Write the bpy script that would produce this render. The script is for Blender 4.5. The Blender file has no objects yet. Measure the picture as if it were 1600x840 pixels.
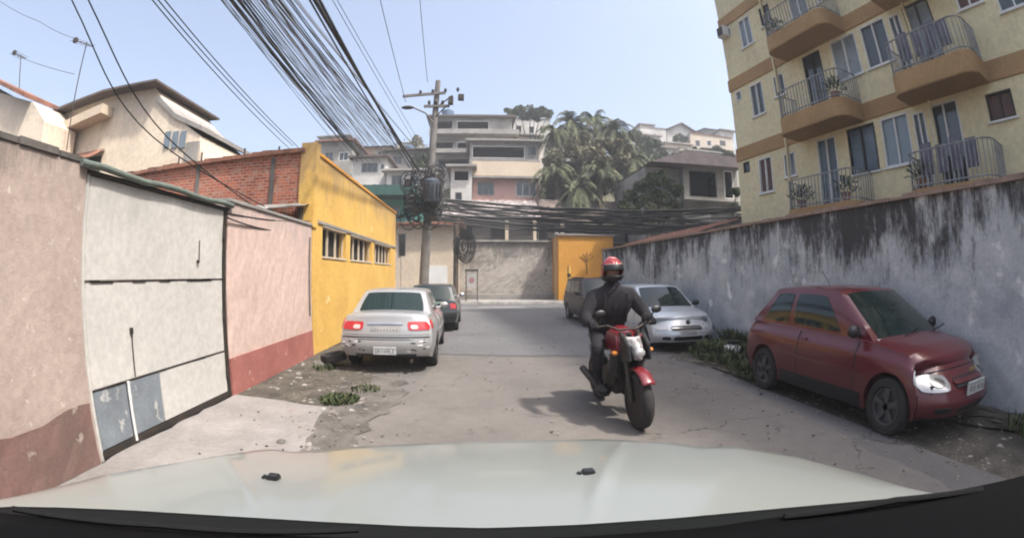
import bpy, bmesh, math, random
import numpy as np
from mathutils import Vector, Matrix
R = math.radians
random.seed(7)
scene = bpy.context.scene
col = scene.collection

# ------------------------------------------------------------------ camera (wide dash camera lens, equidistant, 131 degrees across)
F, CX, CY, HC = 700.0, 800.0, 420.0, 1.6
def _ray(x, y):
    dx, dy = x - CX, CY - y
    r = math.hypot(dx, dy); th = r / F
    if r < 1e-6: return Vector((0, 1, 0))
    return Vector((math.sin(th) * dx / r, math.cos(th), math.sin(th) * dy / r))
_fy = _ray(745, 428)
_fx = _fy.cross(Vector((0, 0, 1))).normalized()
_fz = _fx.cross(_fy)
BM = Matrix((_fx, _fy, _fz))
cam = bpy.data.cameras.new('camera'); camo = bpy.data.objects.new('camera', cam); col.objects.link(camo)
cam.type = 'PANO'
cam.panorama_type = 'FISHEYE_LENS_POLYNOMIAL'
cam.sensor_width = 36.0; cam.sensor_fit = 'HORIZONTAL'
cam.fisheye_fov = R(200)
cam.fisheye_polynomial_k0 = 0
cam.fisheye_polynomial_k1 = -(1600 / 36.0) / F
cam.fisheye_polynomial_k2 = 0
cam.fisheye_polynomial_k3 = 0
cam.fisheye_polynomial_k4 = 0
cam.clip_start = 0.02; cam.clip_end = 3000
# columns: camera right, up, backward
cr = BM @ Vector((1, 0, 0)); cu = BM @ Vector((0, 0, 1)); cb = -(BM @ Vector((0, 1, 0)))
mw = Matrix((cr, cu, cb)).transposed().to_4x4(); mw.translation = Vector((0, 0, HC))
camo.matrix_world = mw
scene.camera = camo
scene.cycles.pixel_filter_type = 'BLACKMAN_HARRIS'; scene.cycles.filter_width = 2.0

def ray(x, y): return BM @ _ray(x, y)
def at(x, y, Y):                     # point of the place at depth Y
    r = ray(x, y); return r * (Y / r.y) + Vector((0, 0, HC))
def onx(x, y, X):
    r = ray(x, y); return r * (X / r.x) + Vector((0, 0, HC))
def onz(x, y, Z=0.0):
    r = ray(x, y); return r * ((Z - HC) / r.z) + Vector((0, 0, HC))

# ------------------------------------------------------------------ sky, sun, exposure
SUN_EL, SUN_AZ = 58.0, 122.0         # azimuth clockwise from +Y (street direction): from the right and a little behind
world = bpy.data.worlds.new('World'); scene.world = world; world.use_nodes = True
wn = world.node_tree; bgn = wn.nodes['Background']
sky = wn.nodes.new('ShaderNodeTexSky'); sky.sky_type = 'NISHITA'; sky.sun_disc = False
sky.sun_elevation = R(SUN_EL); sky.sun_rotation = R(SUN_AZ)
sky.air_density = 1.0; sky.dust_density = 6.0; sky.ozone_density = 2.5; sky.altitude = 20
hs = wn.nodes.new('ShaderNodeHueSaturation'); hs.inputs['Saturation'].default_value = .80; hs.inputs['Value'].default_value = 1.12
wn.links.new(sky.outputs[0], hs.inputs['Color']); wn.links.new(hs.outputs[0], bgn.inputs[0]); bgn.inputs[1].default_value = 0.15
sl = bpy.data.lights.new('sun', 'SUN'); sl.energy = 3.1; sl.angle = R(3); sl.color = (1.0, 0.955, 0.88)
so = bpy.data.objects.new('sun', sl); col.objects.link(so)
sd = Vector((math.sin(R(SUN_AZ)) * math.cos(R(SUN_EL)), math.cos(R(SUN_AZ)) * math.cos(R(SUN_EL)), math.sin(R(SUN_EL))))
so.rotation_euler = sd.to_track_quat('Z', 'Y').to_euler(); so.location = sd * 50
scene.view_settings.view_transform = 'Standard'; scene.view_settings.look = 'None'
scene.view_settings.exposure = 1.05; scene.view_settings.gamma = 1
scene.view_settings.use_curve_mapping = False

# ------------------------------------------------------------------ helpers
def tag(o, label=None, cat=None, group=None, kind=None):
    if label: o['label'] = label
    if cat: o['category'] = cat
    if group: o['group'] = group
    if kind: o['kind'] = kind
    return o
def empty(name, loc=(0, 0, 0), rz=0.0, label=None, cat=None, group=None, parent=None):
    o = bpy.data.objects.new(name, None); col.objects.link(o)
    o.location = loc; o.rotation_euler = (0, 0, rz); o.empty_display_size = .2
    if parent: o.parent = parent
    return tag(o, label, cat, group)
def copy_tree(o, parent=None):
    c = o.copy(); col.objects.link(c)
    if parent: c.parent = parent
    for ch in list(o.children): copy_tree(ch, c)
    return c

def link_mesh(name, me, mat, parent=None, smooth=None):
    if smooth is not None:
        for p in me.polygons: p.use_smooth = True
        me.set_sharp_from_angle(angle=R(smooth))
    o = bpy.data.objects.new(name, me); col.objects.link(o)
    if mat: 
        for m in (mat if isinstance(mat, (list, tuple)) else [mat]): me.materials.append(m)
    if parent: o.parent = parent
    return o

class MB:
    def __init__(s): s.v = []; s.f = []
    def add(s, vs, fs):
        n = len(s.v); s.v += [tuple(v) for v in vs]; s.f += [tuple(n + i for i in f) for f in fs]; return s
    def box(s, x0, x1, y0, y1, z0, z1, T=None):
        vs = [(x, y, z) for x in (x0, x1) for y in (y0, y1) for z in (z0, z1)]
        if T: vs = [T @ Vector(v) for v in vs]
        return s.add(vs, [(0, 1, 3, 2), (4, 6, 7, 5), (0, 4, 5, 1), (2, 3, 7, 6), (0, 2, 6, 4), (1, 5, 7, 3)])
    def prism(s, pts, axis, a0, a1):   # polygon pts (2D) extruded along axis
        def mk(p, a): return {'x': (a, p[0], p[1]), 'y': (p[0], a, p[1]), 'z': (p[0], p[1], a)}[axis]
        n = len(pts); vs = [mk(p, a0) for p in pts] + [mk(p, a1) for p in pts]
        fs = [tuple(range(n)), tuple(range(2 * n - 1, n - 1, -1))] + [(i, (i + 1) % n + 0, (i + 1) % n + n, i + n) for i in range(n)]
        return s.add(vs, fs)
    def tube(s, pts, r, n=6, cap=True):
        pts = [Vector(p) for p in pts]; k = len(pts); rs = r if isinstance(r, (list, tuple)) else [r] * k
        vs = []; up = None
        for i, p in enumerate(pts):
            d = (pts[min(i + 1, k - 1)] - pts[max(i - 1, 0)]).normalized()
            if up is None:
                up = Vector((0, 0, 1)) if abs(d.z) < .9 else Vector((1, 0, 0))
            a = d.cross(up).normalized(); b = a.cross(d).normalized(); up = b
            for j in range(n):
                t = 2 * math.pi * j / n; vs.append(p + (a * math.cos(t) + b * math.sin(t)) * rs[i])
        fs = [(i * n + j, i * n + (j + 1) % n, (i + 1) * n + (j + 1) % n, (i + 1) * n + j) for i in range(k - 1) for j in range(n)]
        if cap: fs += [tuple(range(n)), tuple(range((k - 1) * n, k * n))]
        return s.add(vs, fs)
    def lathe(s, prof, n=24, T=None, axis='z'):   # prof: (r, h)
        vs = []
        for r, h in prof:
            for j in range(n):
                t = 2 * math.pi * j / n; c, q = r * math.cos(t), r * math.sin(t)
                v = Vector((c, q, h)) if axis == 'z' else Vector((h, c, q))
                vs.append(T @ v if T else v)
        k = len(prof)
        fs = [(i * n + j, i * n + (j + 1) % n, (i + 1) * n + (j + 1) % n, (i + 1) * n + j) for i in range(k - 1) for j in range(n)]
        if prof[0][0] > 1e-5: fs.append(tuple(range(n)))
        if prof[-1][0] > 1e-5: fs.append(tuple(range((k - 1) * n, k * n)))
        return s.add(vs, fs)
    def ball(s, c, r, n=12, T=None):
        rx, ry, rz = r if isinstance(r, (tuple, list)) else (r, r, r)
        m = n // 2; base = len(s.v); vs = []
        for i in range(m + 1):
            ph = math.pi * i / m
            for j in range(n):
                t = 2 * math.pi * j / n
                v = Vector((rx * math.sin(ph) * math.cos(t), ry * math.sin(ph) * math.sin(t), rz * math.cos(ph)))
                if T: v = T @ v
                vs.append(v + Vector(c))
        fs = [(i * n + j, i * n + (j + 1) % n, (i + 1) * n + (j + 1) % n, (i + 1) * n + j) for i in range(m) for j in range(n)]
        return s.add(vs, fs)
    def grid(s, fn, nu, nv):
        vs = [fn(i / nu, j / nv) for i in range(nu + 1) for j in range(nv + 1)]
        fs = [(i * (nv + 1) + j, (i + 1) * (nv + 1) + j, (i + 1) * (nv + 1) + j + 1, i * (nv + 1) + j + 1) for i in range(nu) for j in range(nv)]
        return s.add(vs, fs)
    def build(s, name, mat, parent=None, smooth=None, bevel=0, weld=False, T=None):
        me = bpy.data.meshes.new(name); me.from_pydata([tuple(v) for v in s.v], [], s.f)
        bm = bmesh.new(); bm.from_mesh(me)
        if weld: bmesh.ops.remove_doubles(bm, verts=bm.verts, dist=.0005)
        bmesh.ops.recalc_face_normals(bm, faces=bm.faces)
        if bevel:
            es = [e for e in bm.edges if len(e.link_faces) == 2 and e.calc_face_angle(0) > R(30)]
            bmesh.ops.bevel(bm, geom=es, offset=bevel, segments=2, affect='EDGES', clamp_overlap=True)
        bm.to_mesh(me); bm.free()
        return link_mesh(name, me, mat, parent, smooth)

# ------------------------------------------------------------------ materials
MATS = {}
def darkplastic(name, c):
    m = mat(name, c, c, 4, .95, 0, spec=.08); return m
def mat(name, c1, c2=None, scale=2.0, rough=.85, bump=.15, bscale=40, metal=0.0, coat=0.0, spec=.4, streak=None, obj=False, fine=.12, stretch=None, cracks=None, thr=(.35, .65), streak_amt=1.0, spots=None):
    if name in MATS: return MATS[name]
    m = bpy.data.materials.new(name); m.use_nodes = True; nt = m.node_tree; N = nt.nodes; L = nt.links
    b = N['Principled BSDF']
    b.inputs['Roughness'].default_value = rough; b.inputs['Metallic'].default_value = metal
    b.inputs['Coat Weight'].default_value = coat; b.inputs['Coat Roughness'].default_value = .06
    b.inputs['Specular IOR Level'].default_value = spec
    if obj:
        tc = N.new('ShaderNodeTexCoord').outputs['Object']
    else:
        tc = N.new('ShaderNodeNewGeometry').outputs['Position']
    def noise(sc, det=5, st=None, ro=.6):
        n = N.new('ShaderNodeTexNoise'); n.inputs['Scale'].default_value = sc; n.inputs['Detail'].default_value = det; n.inputs['Roughness'].default_value = ro
        if st:
            mp = N.new('ShaderNodeMapping'); mp.inputs['Scale'].default_value = st; L.new(tc, mp.inputs[0]); L.new(mp.outputs[0], n.inputs['Vector'])
        else: L.new(tc, n.inputs['Vector'])
        return n.outputs['Fac']
    def ramp(src, a, b_):
        r = N.new('ShaderNodeMapRange'); r.inputs['From Min'].default_value = a; r.inputs['From Max'].default_value = b_; L.new(src, r.inputs[0]); return r.outputs[0]
    def mix(f, a, b_, mode='MIX'):
        x = N.new('ShaderNodeMix'); x.data_type = 'RGBA'; x.blend_type = mode
        if isinstance(f, (int, float)): x.inputs[0].default_value = f
        else: L.new(f, x.inputs[0])
        for k, v in ((6, a), (7, b_)):
            if isinstance(v, tuple): x.inputs[k].default_value = (*v, 1)
            else: L.new(v, x.inputs[k])
        return x.outputs[2]
    c2 = c2 or tuple(x * .75 for x in c1)
    c = mix(ramp(noise(scale, 6, stretch), *thr), c1, c2)
    if fine:
        f = noise(scale * 14, 3)
        g = ramp(f, .3, .7)
        c = mix(g, c, mix(1.0, c, (1 - fine * 1.6,) * 3, 'MULTIPLY'))
    if spots:                       # (colour, scale, threshold)
        c = mix(ramp(noise(spots[1], 4), spots[2], spots[2] + .06), c, spots[0])
    if cracks:                      # (scale, colour): thin branching cracks and grit
        nd = N.new('ShaderNodeTexNoise'); nd.inputs['Scale'].default_value = 1.6; nd.inputs['Detail'].default_value = 5; L.new(tc, nd.inputs['Vector'])
        va = N.new('ShaderNodeVectorMath'); va.operation = 'MULTIPLY_ADD'; L.new(nd.outputs['Color'], va.inputs[0]); va.inputs[1].default_value = (.9, .9, .9); L.new(tc, va.inputs[2])
        vo = N.new('ShaderNodeTexVoronoi'); vo.feature = 'DISTANCE_TO_EDGE'; vo.inputs['Scale'].default_value = cracks[0]; L.new(va.outputs[0], vo.inputs['Vector'])
        cf = ramp(vo.outputs['Distance'], .012, .0); gate_ = ramp(noise(.55, 3), .50, .56)
        mm_ = N.new('ShaderNodeMath'); mm_.operation = 'MULTIPLY'; L.new(cf, mm_.inputs[0]); L.new(gate_, mm_.inputs[1])
        c = mix(mm_.outputs[0], c, cracks[1])
        c = mix(ramp(noise(55, 2), .66, .72), c, (.27, .25, .23)); c = mix(ramp(noise(38, 2), .68, .74), c, (.05, .046, .042))
    if streak:                      # (colour, z_top, depth) vertical run-down dirt below a top edge
        sc_, zt, dep = streak
        sp = N.new('ShaderNodeSeparateXYZ'); L.new(tc, sp.inputs[0])
        h = ramp(sp.outputs['Z'], zt - dep, zt)
        n1 = noise(1.0, 9, (5.0, 5.0, 1.1), .85)
        ad = N.new('ShaderNodeMath'); ad.operation = 'MULTIPLY_ADD'; L.new(h, ad.inputs[0]); ad.inputs[1].default_value = .36; 
        lo_ = N.new('ShaderNodeMath'); lo_.operation = 'MULTIPLY_ADD'; L.new(noise(.75, 4), lo_.inputs[0]); lo_.inputs[1].default_value = .55; lo_.inputs[2].default_value = -.27
        lp = N.new('ShaderNodeMath'); lp.operation = 'ADD'; L.new(n1, lp.inputs[0]); L.new(lo_.outputs[0], lp.inputs[1]); L.new(lp.outputs[0], ad.inputs[2])
        fac = ramp(ad.outputs[0], .66, .82)
        ml = N.new('ShaderNodeMath'); ml.operation = 'MULTIPLY'; L.new(fac, ml.inputs[0]); ml.inputs[1].default_value = streak_amt
        c = mix(ml.outputs[0], c, sc_)
    L.new(c, b.inputs['Base Color'])
    if bump:
        bp = N.new('ShaderNodeBump'); bp.inputs['Strength'].default_value = bump; bp.inputs['Distance'].default_value = .02
        L.new(noise(bscale, 4), bp.inputs['Height']); L.new(bp.outputs[0], b.inputs['Normal'])
    MATS[name] = m; return m
def flat(name, c, rough=.5, metal=0, coat=0, spec=.5):
    return mat(name, c, tuple(x * .85 for x in c), 3, rough, 0, metal=metal, coat=coat, spec=spec, obj=True, fine=0)
def brickmat(name, c1, c2, mortar, w=.22, h=.075, axis='y'):
    m = bpy.data.materials.new(name); m.use_nodes = True; N = m.node_tree.nodes; L = m.node_tree.links; b = N['Principled BSDF']
    g = N.new('ShaderNodeNewGeometry'); sp = N.new('ShaderNodeSeparateXYZ'); L.new(g.outputs['Position'], sp.inputs[0])
    cb_ = N.new('ShaderNodeCombineXYZ'); L.new(sp.outputs['X' if axis == 'y' else 'Y'], cb_.inputs[0]); L.new(sp.outputs['Z'], cb_.inputs[1])
    br = N.new('ShaderNodeTexBrick'); L.new(cb_.outputs[0], br.inputs['Vector']); br.inputs['Scale'].default_value = 1
    br.inputs['Color1'].default_value = (*c1, 1); br.inputs['Color2'].default_value = (*c2, 1); br.inputs['Mortar'].default_value = (*mortar, 1)
    br.inputs['Brick Width'].default_value = w; br.inputs['Row Height'].default_value = h; br.inputs['Mortar Size'].default_value = .012; br.inputs['Bias'].default_value = 0
    n = N.new('ShaderNodeTexNoise'); n.inputs['Scale'].default_value = 5.0; n.inputs['Detail'].default_value = 12; n.inputs['Roughness'].default_value = .75; L.new(g.outputs['Position'], n.inputs['Vector'])
    r = N.new('ShaderNodeMapRange'); r.inputs['From Min'].default_value = .52; r.inputs['From Max'].default_value = .58; L.new(n.outputs['Fac'], r.inputs[0])
    mx = N.new('ShaderNodeMix'); mx.data_type = 'RGBA'; L.new(r.outputs[0], mx.inputs[0]); L.new(br.outputs['Color'], mx.inputs[6]); mx.inputs[7].default_value = (*mortar, 1)
    L.new(mx.outputs[2], b.inputs['Base Color']); b.inputs['Roughness'].default_value = .9
    bp = N.new('ShaderNodeBump'); bp.inputs['Strength'].default_value = 1.0; bp.inputs['Distance'].default_value = .02; L.new(br.outputs['Fac'], bp.inputs['Height']); bp.invert = True; L.new(bp.outputs[0], b.inputs['Normal'])
    return m
def leafmat(name, c1, c2, c3):
    m = bpy.data.materials.new(name); m.use_nodes = True; N = m.node_tree.nodes; L = m.node_tree.links; b = N['Principled BSDF']
    g = N.new('ShaderNodeNewGeometry'); r = N.new('ShaderNodeValToRGB'); L.new(g.outputs['Random Per Island'], r.inputs[0])
    r.color_ramp.elements[0].color = (*c1, 1); r.color_ramp.elements[1].color = (*c3, 1); e = r.color_ramp.elements.new(.5); e.color = (*c2, 1)
    L.new(r.outputs[0], b.inputs['Base Color']); b.inputs['Roughness'].default_value = .7; b.inputs['Specular IOR Level'].default_value = .2
    return m

M = dict(
 plaster=mat('pinkish plaster', (.44, .355, .31), (.38, .30, .262), 1.2, .95, .22, 38, streak=((.20, .165, .145), 2.56, .5), streak_amt=.8, spots=((.50, .43, .37), 9, .64)),
 plaster_base=mat('worn red brown base paint', (.21, .12, .105), (.15, .10, .085), 2.0, .9, .2, 30, spots=((.33, .27, .23), 4, .62)),
 gate=mat('off white gate paint', (.58, .555, .52), (.51, .49, .46), 1.0, .55, .05, 8, streak=((.36, .35, .32), 2.5, 1.0), streak_amt=.5, spots=((.26, .22, .19), 30, .74)),
 gate_shade=mat('blue grey shaded gate paint', (.24, .27, .30), (.17, .19, .21), 2.5, .6, .1, 20, spots=((.42, .42, .40), 6, .60)),  # blue grey of shade and reflection put into the panel colour, plus worn specks
 dark_metal=mat('dark rusty steel', (.035, .032, .03), (.06, .045, .035), 8, .6, .1, 60, metal=.3),
 rail_green=mat('weathered green pipe', (.16, .19, .16), (.10, .12, .10), 6, .6, .1, 30),
 pink=mat('pale pink wall paint', (.62, .46, .40), (.54, .40, .35), .8, .9, .25, 30, streak=((.38, .31, .28), 2.55, .9), streak_amt=.7),
 rose=mat('rose red wall base', (.40, .15, .125), (.30, .11, .095), 1.6, .85, .3, 30, spots=((.46, .27, .23), 5, .63)),
 yellow=mat('yellow house paint', (.72, .45, .115), (.60, .36, .085), .9, .85, .2, 25, streak=((.36, .24, .11), 4.15, 1.6), streak_amt=.8, spots=((.74, .55, .26), 2.2, .66)),
 ochre=mat('orange wall paint', (.70, .34, .055), (.60, .28, .05), .7, .85, .2, 25),
 concrete=mat('bare concrete', (.33, .31, .29), (.22, .205, .19), 1.1, .95, .4, 25),
 concrete_dk=mat('dirty dark concrete', (.17, .155, .14), (.10, .092, .085), 1.1, .95, .4, 25),
 stain_wall=mat('grey blue stained wall paint', (.55, .55, .54), (.35, .365, .38), 1.5, .92, .2, 30, streak=((.05, .046, .045), 2.75, 1.9), spots=((.66, .65, .62), 2.3, .62)),
 asphalt=mat('worn asphalt', (.145, .134, .125), (.10, .093, .087), .35, .92, .25, 120, spots=((.06, .055, .05), 1.1, .68), fine=.08, cracks=(.75, (.045, .04, .036))),
 asphalt_far=mat('smoother grey asphalt', (.135, .132, .132), (.105, .103, .104), .4, .85, .2, 100, spots=((.16, .15, .14), 1.6, .66), fine=.06, cracks=(.5, (.06, .057, .055))),
 patch=mat('tan dusty asphalt patch', (.165, .148, .132), (.118, .106, .096), .45, .95, .25, 120, spots=((.085, .075, .066), 1.3, .66), fine=.08, cracks=(.9, (.06, .052, .045))),
 ramp=mat('pale concrete ramp', (.285, .262, .248), (.205, .186, .175), 1.4, .9, .4, 30, spots=((.22, .17, .15), 3, .64)),
 dirt=mat('rubble and dirt', (.15, .13, .105), (.07, .063, .05), 3.2, .98, 1.0, 25, spots=((.33, .30, .27), 7, .62), fine=.4),
 earth=mat('hill earth', (.10, .095, .06), (.055, .06, .03), .3, 1, .5, 3),
 glass=flat('dark window glass', (.035, .045, .05), .08, 0, 0, .8),
 glass_blue=flat('blue grey window pane', (.16, .20, .23), .15, 0, 0, .8),
 carglass=flat('tinted car glass', (.013, .024, .022), .05, 0, 0, .45),
 black=flat('black plastic', (.014, .014, .015), .45),
 rubber=mat('tyre rubber', (.022, .021, .02), (.035, .032, .03), 20, .85, .2, 80, obj=True),
 rim=flat('wheel alloy', (.38, .38, .39), .35, .8),
 white=mat('white paint', (.72, .71, .69), (.64, .63, .60), 2, .6, .05, 20),
 cream=mat('cream apartment paint', (.76, .665, .42), (.67, .58, .36), .5, .9, .25, 20, streak=((.33, .28, .19), 14, 9), streak_amt=.35),
 brown=mat('ochre brown band paint', (.42, .255, .115), (.33, .20, .09), .8, .9, .2, 20),
 off=mat('off white house paint', (.72, .61, .48), (.64, .54, .42), .6, .9, .25, 20, streak=((.36, .31, .27), 7, 3), streak_amt=.5),
 greywall=mat('grey weathered render', (.36, .34, .31), (.20, .185, .165), .7, .95, .3, 15),
 whitewall=mat('weathered white render', (.62, .60, .57), (.42, .40, .37), .5, .95, .3, 15),
 housepink=mat('salmon house paint', (.58, .36, .31), (.48, .30, .26), .7, .9, .2, 20),
 housecream=mat('beige house paint', (.60, .50, .38), (.52, .43, .33), .6, .9, .2, 20),
 teal=mat('teal house paint', (.12, .42, .36), (.10, .33, .29), .9, .9, .2, 20),
 roofdark=mat('dark corrugated roof sheet', (.09, .075, .07), (.15, .12, .10), 1.4, .9, .3, 14),
 tile=mat('old red roof tile', (.33, .145, .09), (.17, .085, .06), 2.2, .95, .6, 18, spots=((.10, .07, .055), 3, .58)),
 void=flat('dark room interior', (.012, .011, .011), .9),
 wood=mat('grey pole concrete', (.20, .185, .17), (.13, .12, .11), 2.5, .95, .3, 30),
 cable_grey=flat('sun bleached grey cable', (.22, .22, .23), .7),
 cable=flat('black cable sheath', (.018, .018, .02), .6),
 bark=mat('tree bark', (.13, .10, .075), (.07, .055, .04), 5, .95, .6, 30),
 leaf=leafmat('dark tree leaves', (.035, .05, .022), (.06, .08, .032), (.10, .115, .05)),
 leaf2=leafmat('dry olive leaves', (.10, .094, .06), (.17, .16, .10), (.30, .275, .19)),
 weed=leafmat('weed leaves', (.022, .034, .012), (.045, .06, .022), (.10, .10, .05)),
)
brick = brickmat('rough exposed red brick', (.46, .12, .06), (.24, .06, .035), (.38, .22, .16), .17, .065)
# ------------------------------------------------------------------ setting: ground, lane, cross street, hill
def sheet(name, pts, z, m, jag=0, sub=1):
    P = []
    n = len(pts)
    for i in range(n):
        a, b_ = Vector((*pts[i], 0)), Vector((*pts[(i + 1) % n], 0))
        k = max(1, int((b_ - a).length / .18)) if jag else 1
        for j in range(k):
            q = a.lerp(b_, j / k)
            if jag and j: q += Vector((random.uniform(-jag, jag), random.uniform(-jag, jag), 0))
            P.append((q.x, q.y))
    mb = MB(); mb.add([(x, y, z) for x, y in P], [tuple(range(len(P)))])
    return tag(mb.build(name, m), kind='structure')
gm = MB(); gm.add([(-600, -600, -.02), (600, -600, -.02), (600, 900, -.02), (-600, 900, -.02)], [(0, 1, 2, 3)])
tag(gm.build('ground', M['dirt']), kind='structure')
sheet('road', [(-3.0, -8), (3.95, -8), (3.9, 9.5), (3.9, 19.6), (-3.0, 19.6)], 0.0, M['asphalt'])
sheet('cross_road', [(-30, 16.2), (30, 16.2), (30, 23.6), (-30, 23.6)], 0.004, M['asphalt_far'])
sheet('smooth_road', [(-2.75, 9.2), (3.8, 8.2), (3.8, 16.3), (-2.75, 16.3)], 0.008, M['asphalt_far'], .06)
sheet('road_patch', [(-1.45, 3.2), (1.0, 2.2), (3.4, 1.4), (3.6, 4.8), (3.3, 8.1), (-.7, 8.6), (-.9, 6.2)], 0.004, M['patch'], .07)
sheet('gate_ramp', [(-3.24, 1.7), (-1.6, 1.6), (-1.62, 3.6), (-1.82, 5.05), (-3.24, 5.25)], 0.016, M['ramp'], .035)
sheet('broken_edge', [(-1.75, 2.9), (-1.45, 3.0), (-1.1, 3.8), (-1.2, 4.6), (-.95, 5.4), (-1.1, 6.6), (-1.6, 6.8), (-1.7, 5.6), (-1.85, 5.0)], 0.013, mat('dark broken asphalt', (.155, .14, .125), (.075, .067, .06), 2.6, .98, .7, 30, spots=((.24, .21, .19), 5, .60)), .09)
sheet('left_verge', [(-3.25, 5.3), (-1.9, 5.1), (-1.5, 6.3), (-1.9, 7.5), (-2.7, 9.3), (-3.25, 9.5)], 0.010, M['dirt'], .06)
# end pavement with kerb
kb = MB(); kb.box(-30, 12, 23.75, 26.6, 0, .13); tag(kb.build('pavement', M['concrete'], bevel=.02), kind='structure')
kk = MB()
x = -29.9
while x < 11.9: kk.box(x, x + .97, 23.6, 23.75, 0, .15); x += 1.0
tag(kk.build('kerb', mat('pale painted kerb', (.55, .53, .50), (.38, .36, .34), 3, .9, .3, 30), bevel=.015), kind='structure')
ln = MB(); ln.box(.1, 2.3, 21.4, 21.5, .005, .009); tag(ln.build('road_line', M['white']), kind='structure')
# hill terrain
def hz(x, y):
    t = max(0, (y - 29) / 34.0); base = 3.55 + 14.5 * min(t, 1.6) ** .95
    base += 2.2 * math.sin(x * .11 + 1.1) * min(t, 1) + 1.2 * math.sin(x * .31 + y * .17) * min(t, 1)
    if x > 18: base += (x - 18) * .05 * min(t, 1)
    if y > 68: base -= (y - 68) * .25
    return max(base, -.3)
hm = MB()
hm.grid(lambda u, v: (-140 + 300 * u, 27.0 + 110 * v, hz(-140 + 300 * u, 27.0 + 110 * v) + random.uniform(-.15, .15)), 90, 40)
hm.build('hillside', M['earth'], smooth=180)['kind'] = 'structure'
# right verge: raised weedy strip with rubble edge
vg = MB()
def vfn(u, v):
    y = -2 + 19 * v; w0 = min(max((y - 4.9) / .8, 0), 1) * (1 if y < 7.9 else max(0, 1 - (y - 7.9) / .6)); x0 = 5.0 - 1.25 * w0; x = x0 + (5.5 - x0) * u + (.25 * math.sin(y * 1.3) + random.uniform(-.06, .06)) * (1 - u)
    return (x, y, .008 + (.07 * math.sin(min(1, u * 1.6) * math.pi / 2) + random.uniform(0, .03)) * min(1, u * 3))
vg.grid(vfn, 14, 120); tag(vg.build('right_verge', M['dirt']), kind='structure')

# ------------------------------------------------------------------ left side walls
XL = -3.26
def simple(name, mb, m, label, cat, group=None, **k):
    return tag(mb.build(name, m, **k), label, cat, group)
t = empty('plastered_wall', (XL, 0, 0), 0, 'rough pinkish plastered wall with dirty top edge and reddish base, left of the off white gate', 'wall')
def fill(u0, u1, z0, z1, x0, x1, name, m, root, nu=40, nz=14, amp=.002):     # wall slab with slightly uneven street face
    mb = MB(); rx = root.location.x; ry = root.location.y
    def f(u, v):
        return (x1 + random.uniform(-amp, amp) - rx, u0 + (u1 - u0) * u - ry, z0 + (z1 - z0) * v)
    mb.grid(f, nu, nz)
    mb.box(x0 - rx, x1 - .012 - rx, u0 - ry, u1 - ry, z0, z1)
    return mb.build(name, m, root)
fill(-5, 2.66, 0, 2.47, XL - .22, XL + .02, 'wall_body', M['plaster'], t, 60, 20)
b = MB(); b.grid(lambda u, v: (.045 + random.uniform(-.006, .006), -5 + 7.62 * u, .02 + (.50 + .04 * math.sin(u * 40)) * v), 60, 4); b.box(0.0, .03, -5, 2.6, 0, .49); b.build('base_band', M['plaster_base'], t)
c = MB()
y = -5
while y < 2.6:
    L_ = random.uniform(.3, .6); c.box(-.26 + random.uniform(-.02, .02), .05 + random.uniform(-.02, .02), y, min(y + L_ - .01, 2.66), 2.47, 2.53 + random.uniform(-.015, .02)); y += L_
c.build('coping', M['concrete_dk'], t, bevel=.01)

g = empty('metal_gate', (XL, 3.9, 0), 0, 'large off white sheet metal gate with horizontal seams and lower panels coloured blue grey for shade', 'gate')
def gp(y0, y1, z0, z1, name, m, x0=-.05, x1=.0, **k):
    return MB().box(x0, x1, y0 - 3.9, y1 - 3.9, z0, z1).build(name, m, g, bevel=.006, **k)
gp(2.72, 5.10, 1.535, 2.40, 'upper_panel', M['gate'])
gp(2.72, 5.10, .625, 1.52, 'middle_panel', M['gate'])
gp(2.72, 3.18, .09, .612, 'lower_panel', M['gate_shade']); gp(3.215, 3.72, .09, .612, 'lower_panel', M['gate_shade']); gp(3.73, 5.10, .09, .612, 'lower_panel', M['gate'])
seam = MB()
for z_, dx in ((1.528, .004), (.618, .004)):
    seam.box(.0, dx, 2.70 - 3.9, 5.10 - 3.9, z_ - .006, z_ + .006)
for k in range(26):
    yy = random.uniform(2.75, 5.0); ll = random.uniform(.05, .25); zz = random.choice((1.52, 1.535, .62)); seam.box(.0, .009, yy - 3.9, yy + ll - 3.9, zz - .005, zz + .004)
seam.build('seam', M['dark_metal'], g)
f_ = MB(); f_.box(-.06, .02, 5.10 - 3.9, 5.17 - 3.9, 0, 2.45); f_.build('gate_post', M['dark_metal'], g, bevel=.008)
f_ = MB(); f_.box(-.06, .01, 2.67 - 3.9, 2.715 - 3.9, 0, 2.45); f_.build('gate_post', M['gate'], g, bevel=.008)
MB().tube([(.02, 3.197 - 3.9, .05), (.02, 3.197 - 3.9, .62)], .016, 8).build('lock_rod', M['white'], g, smooth=60)
MB().tube([(.012, 3.32 - 3.9, .64), (.012, 3.32 - 3.9, 1.05)], .007, 6).build('latch_rod', M['dark_metal'], g, smooth=60)
MB().tube([(.012, 4.55 - 3.9, 1.74), (.012, 4.55 - 3.9, 1.98)], .006, 6).ball((.02, 4.52 - 3.9, 1.74), .022, 8).build('latch_rod', M['dark_metal'], g, smooth=60)
MB().box(-.05, .012, 2.7 - 3.9, 5.1 - 3.9, .02, .085).build('bottom_rail', M['dark_metal'], g)
for z_ in (.35, 1.1, 2.1):
    MB().tube([(.03, 5.085 - 3.9, z_ - .06), (.03, 5.085 - 3.9, z_ + .06)], .016, 8).build('hinge', M['dark_metal'], g, smooth=60)
MB().box(.0, .02, 3.30 - 3.9, 3.345 - 3.9, 1.04, 1.10).build('lock_plate', M['dark_metal'], g, bevel=.004)
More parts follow.
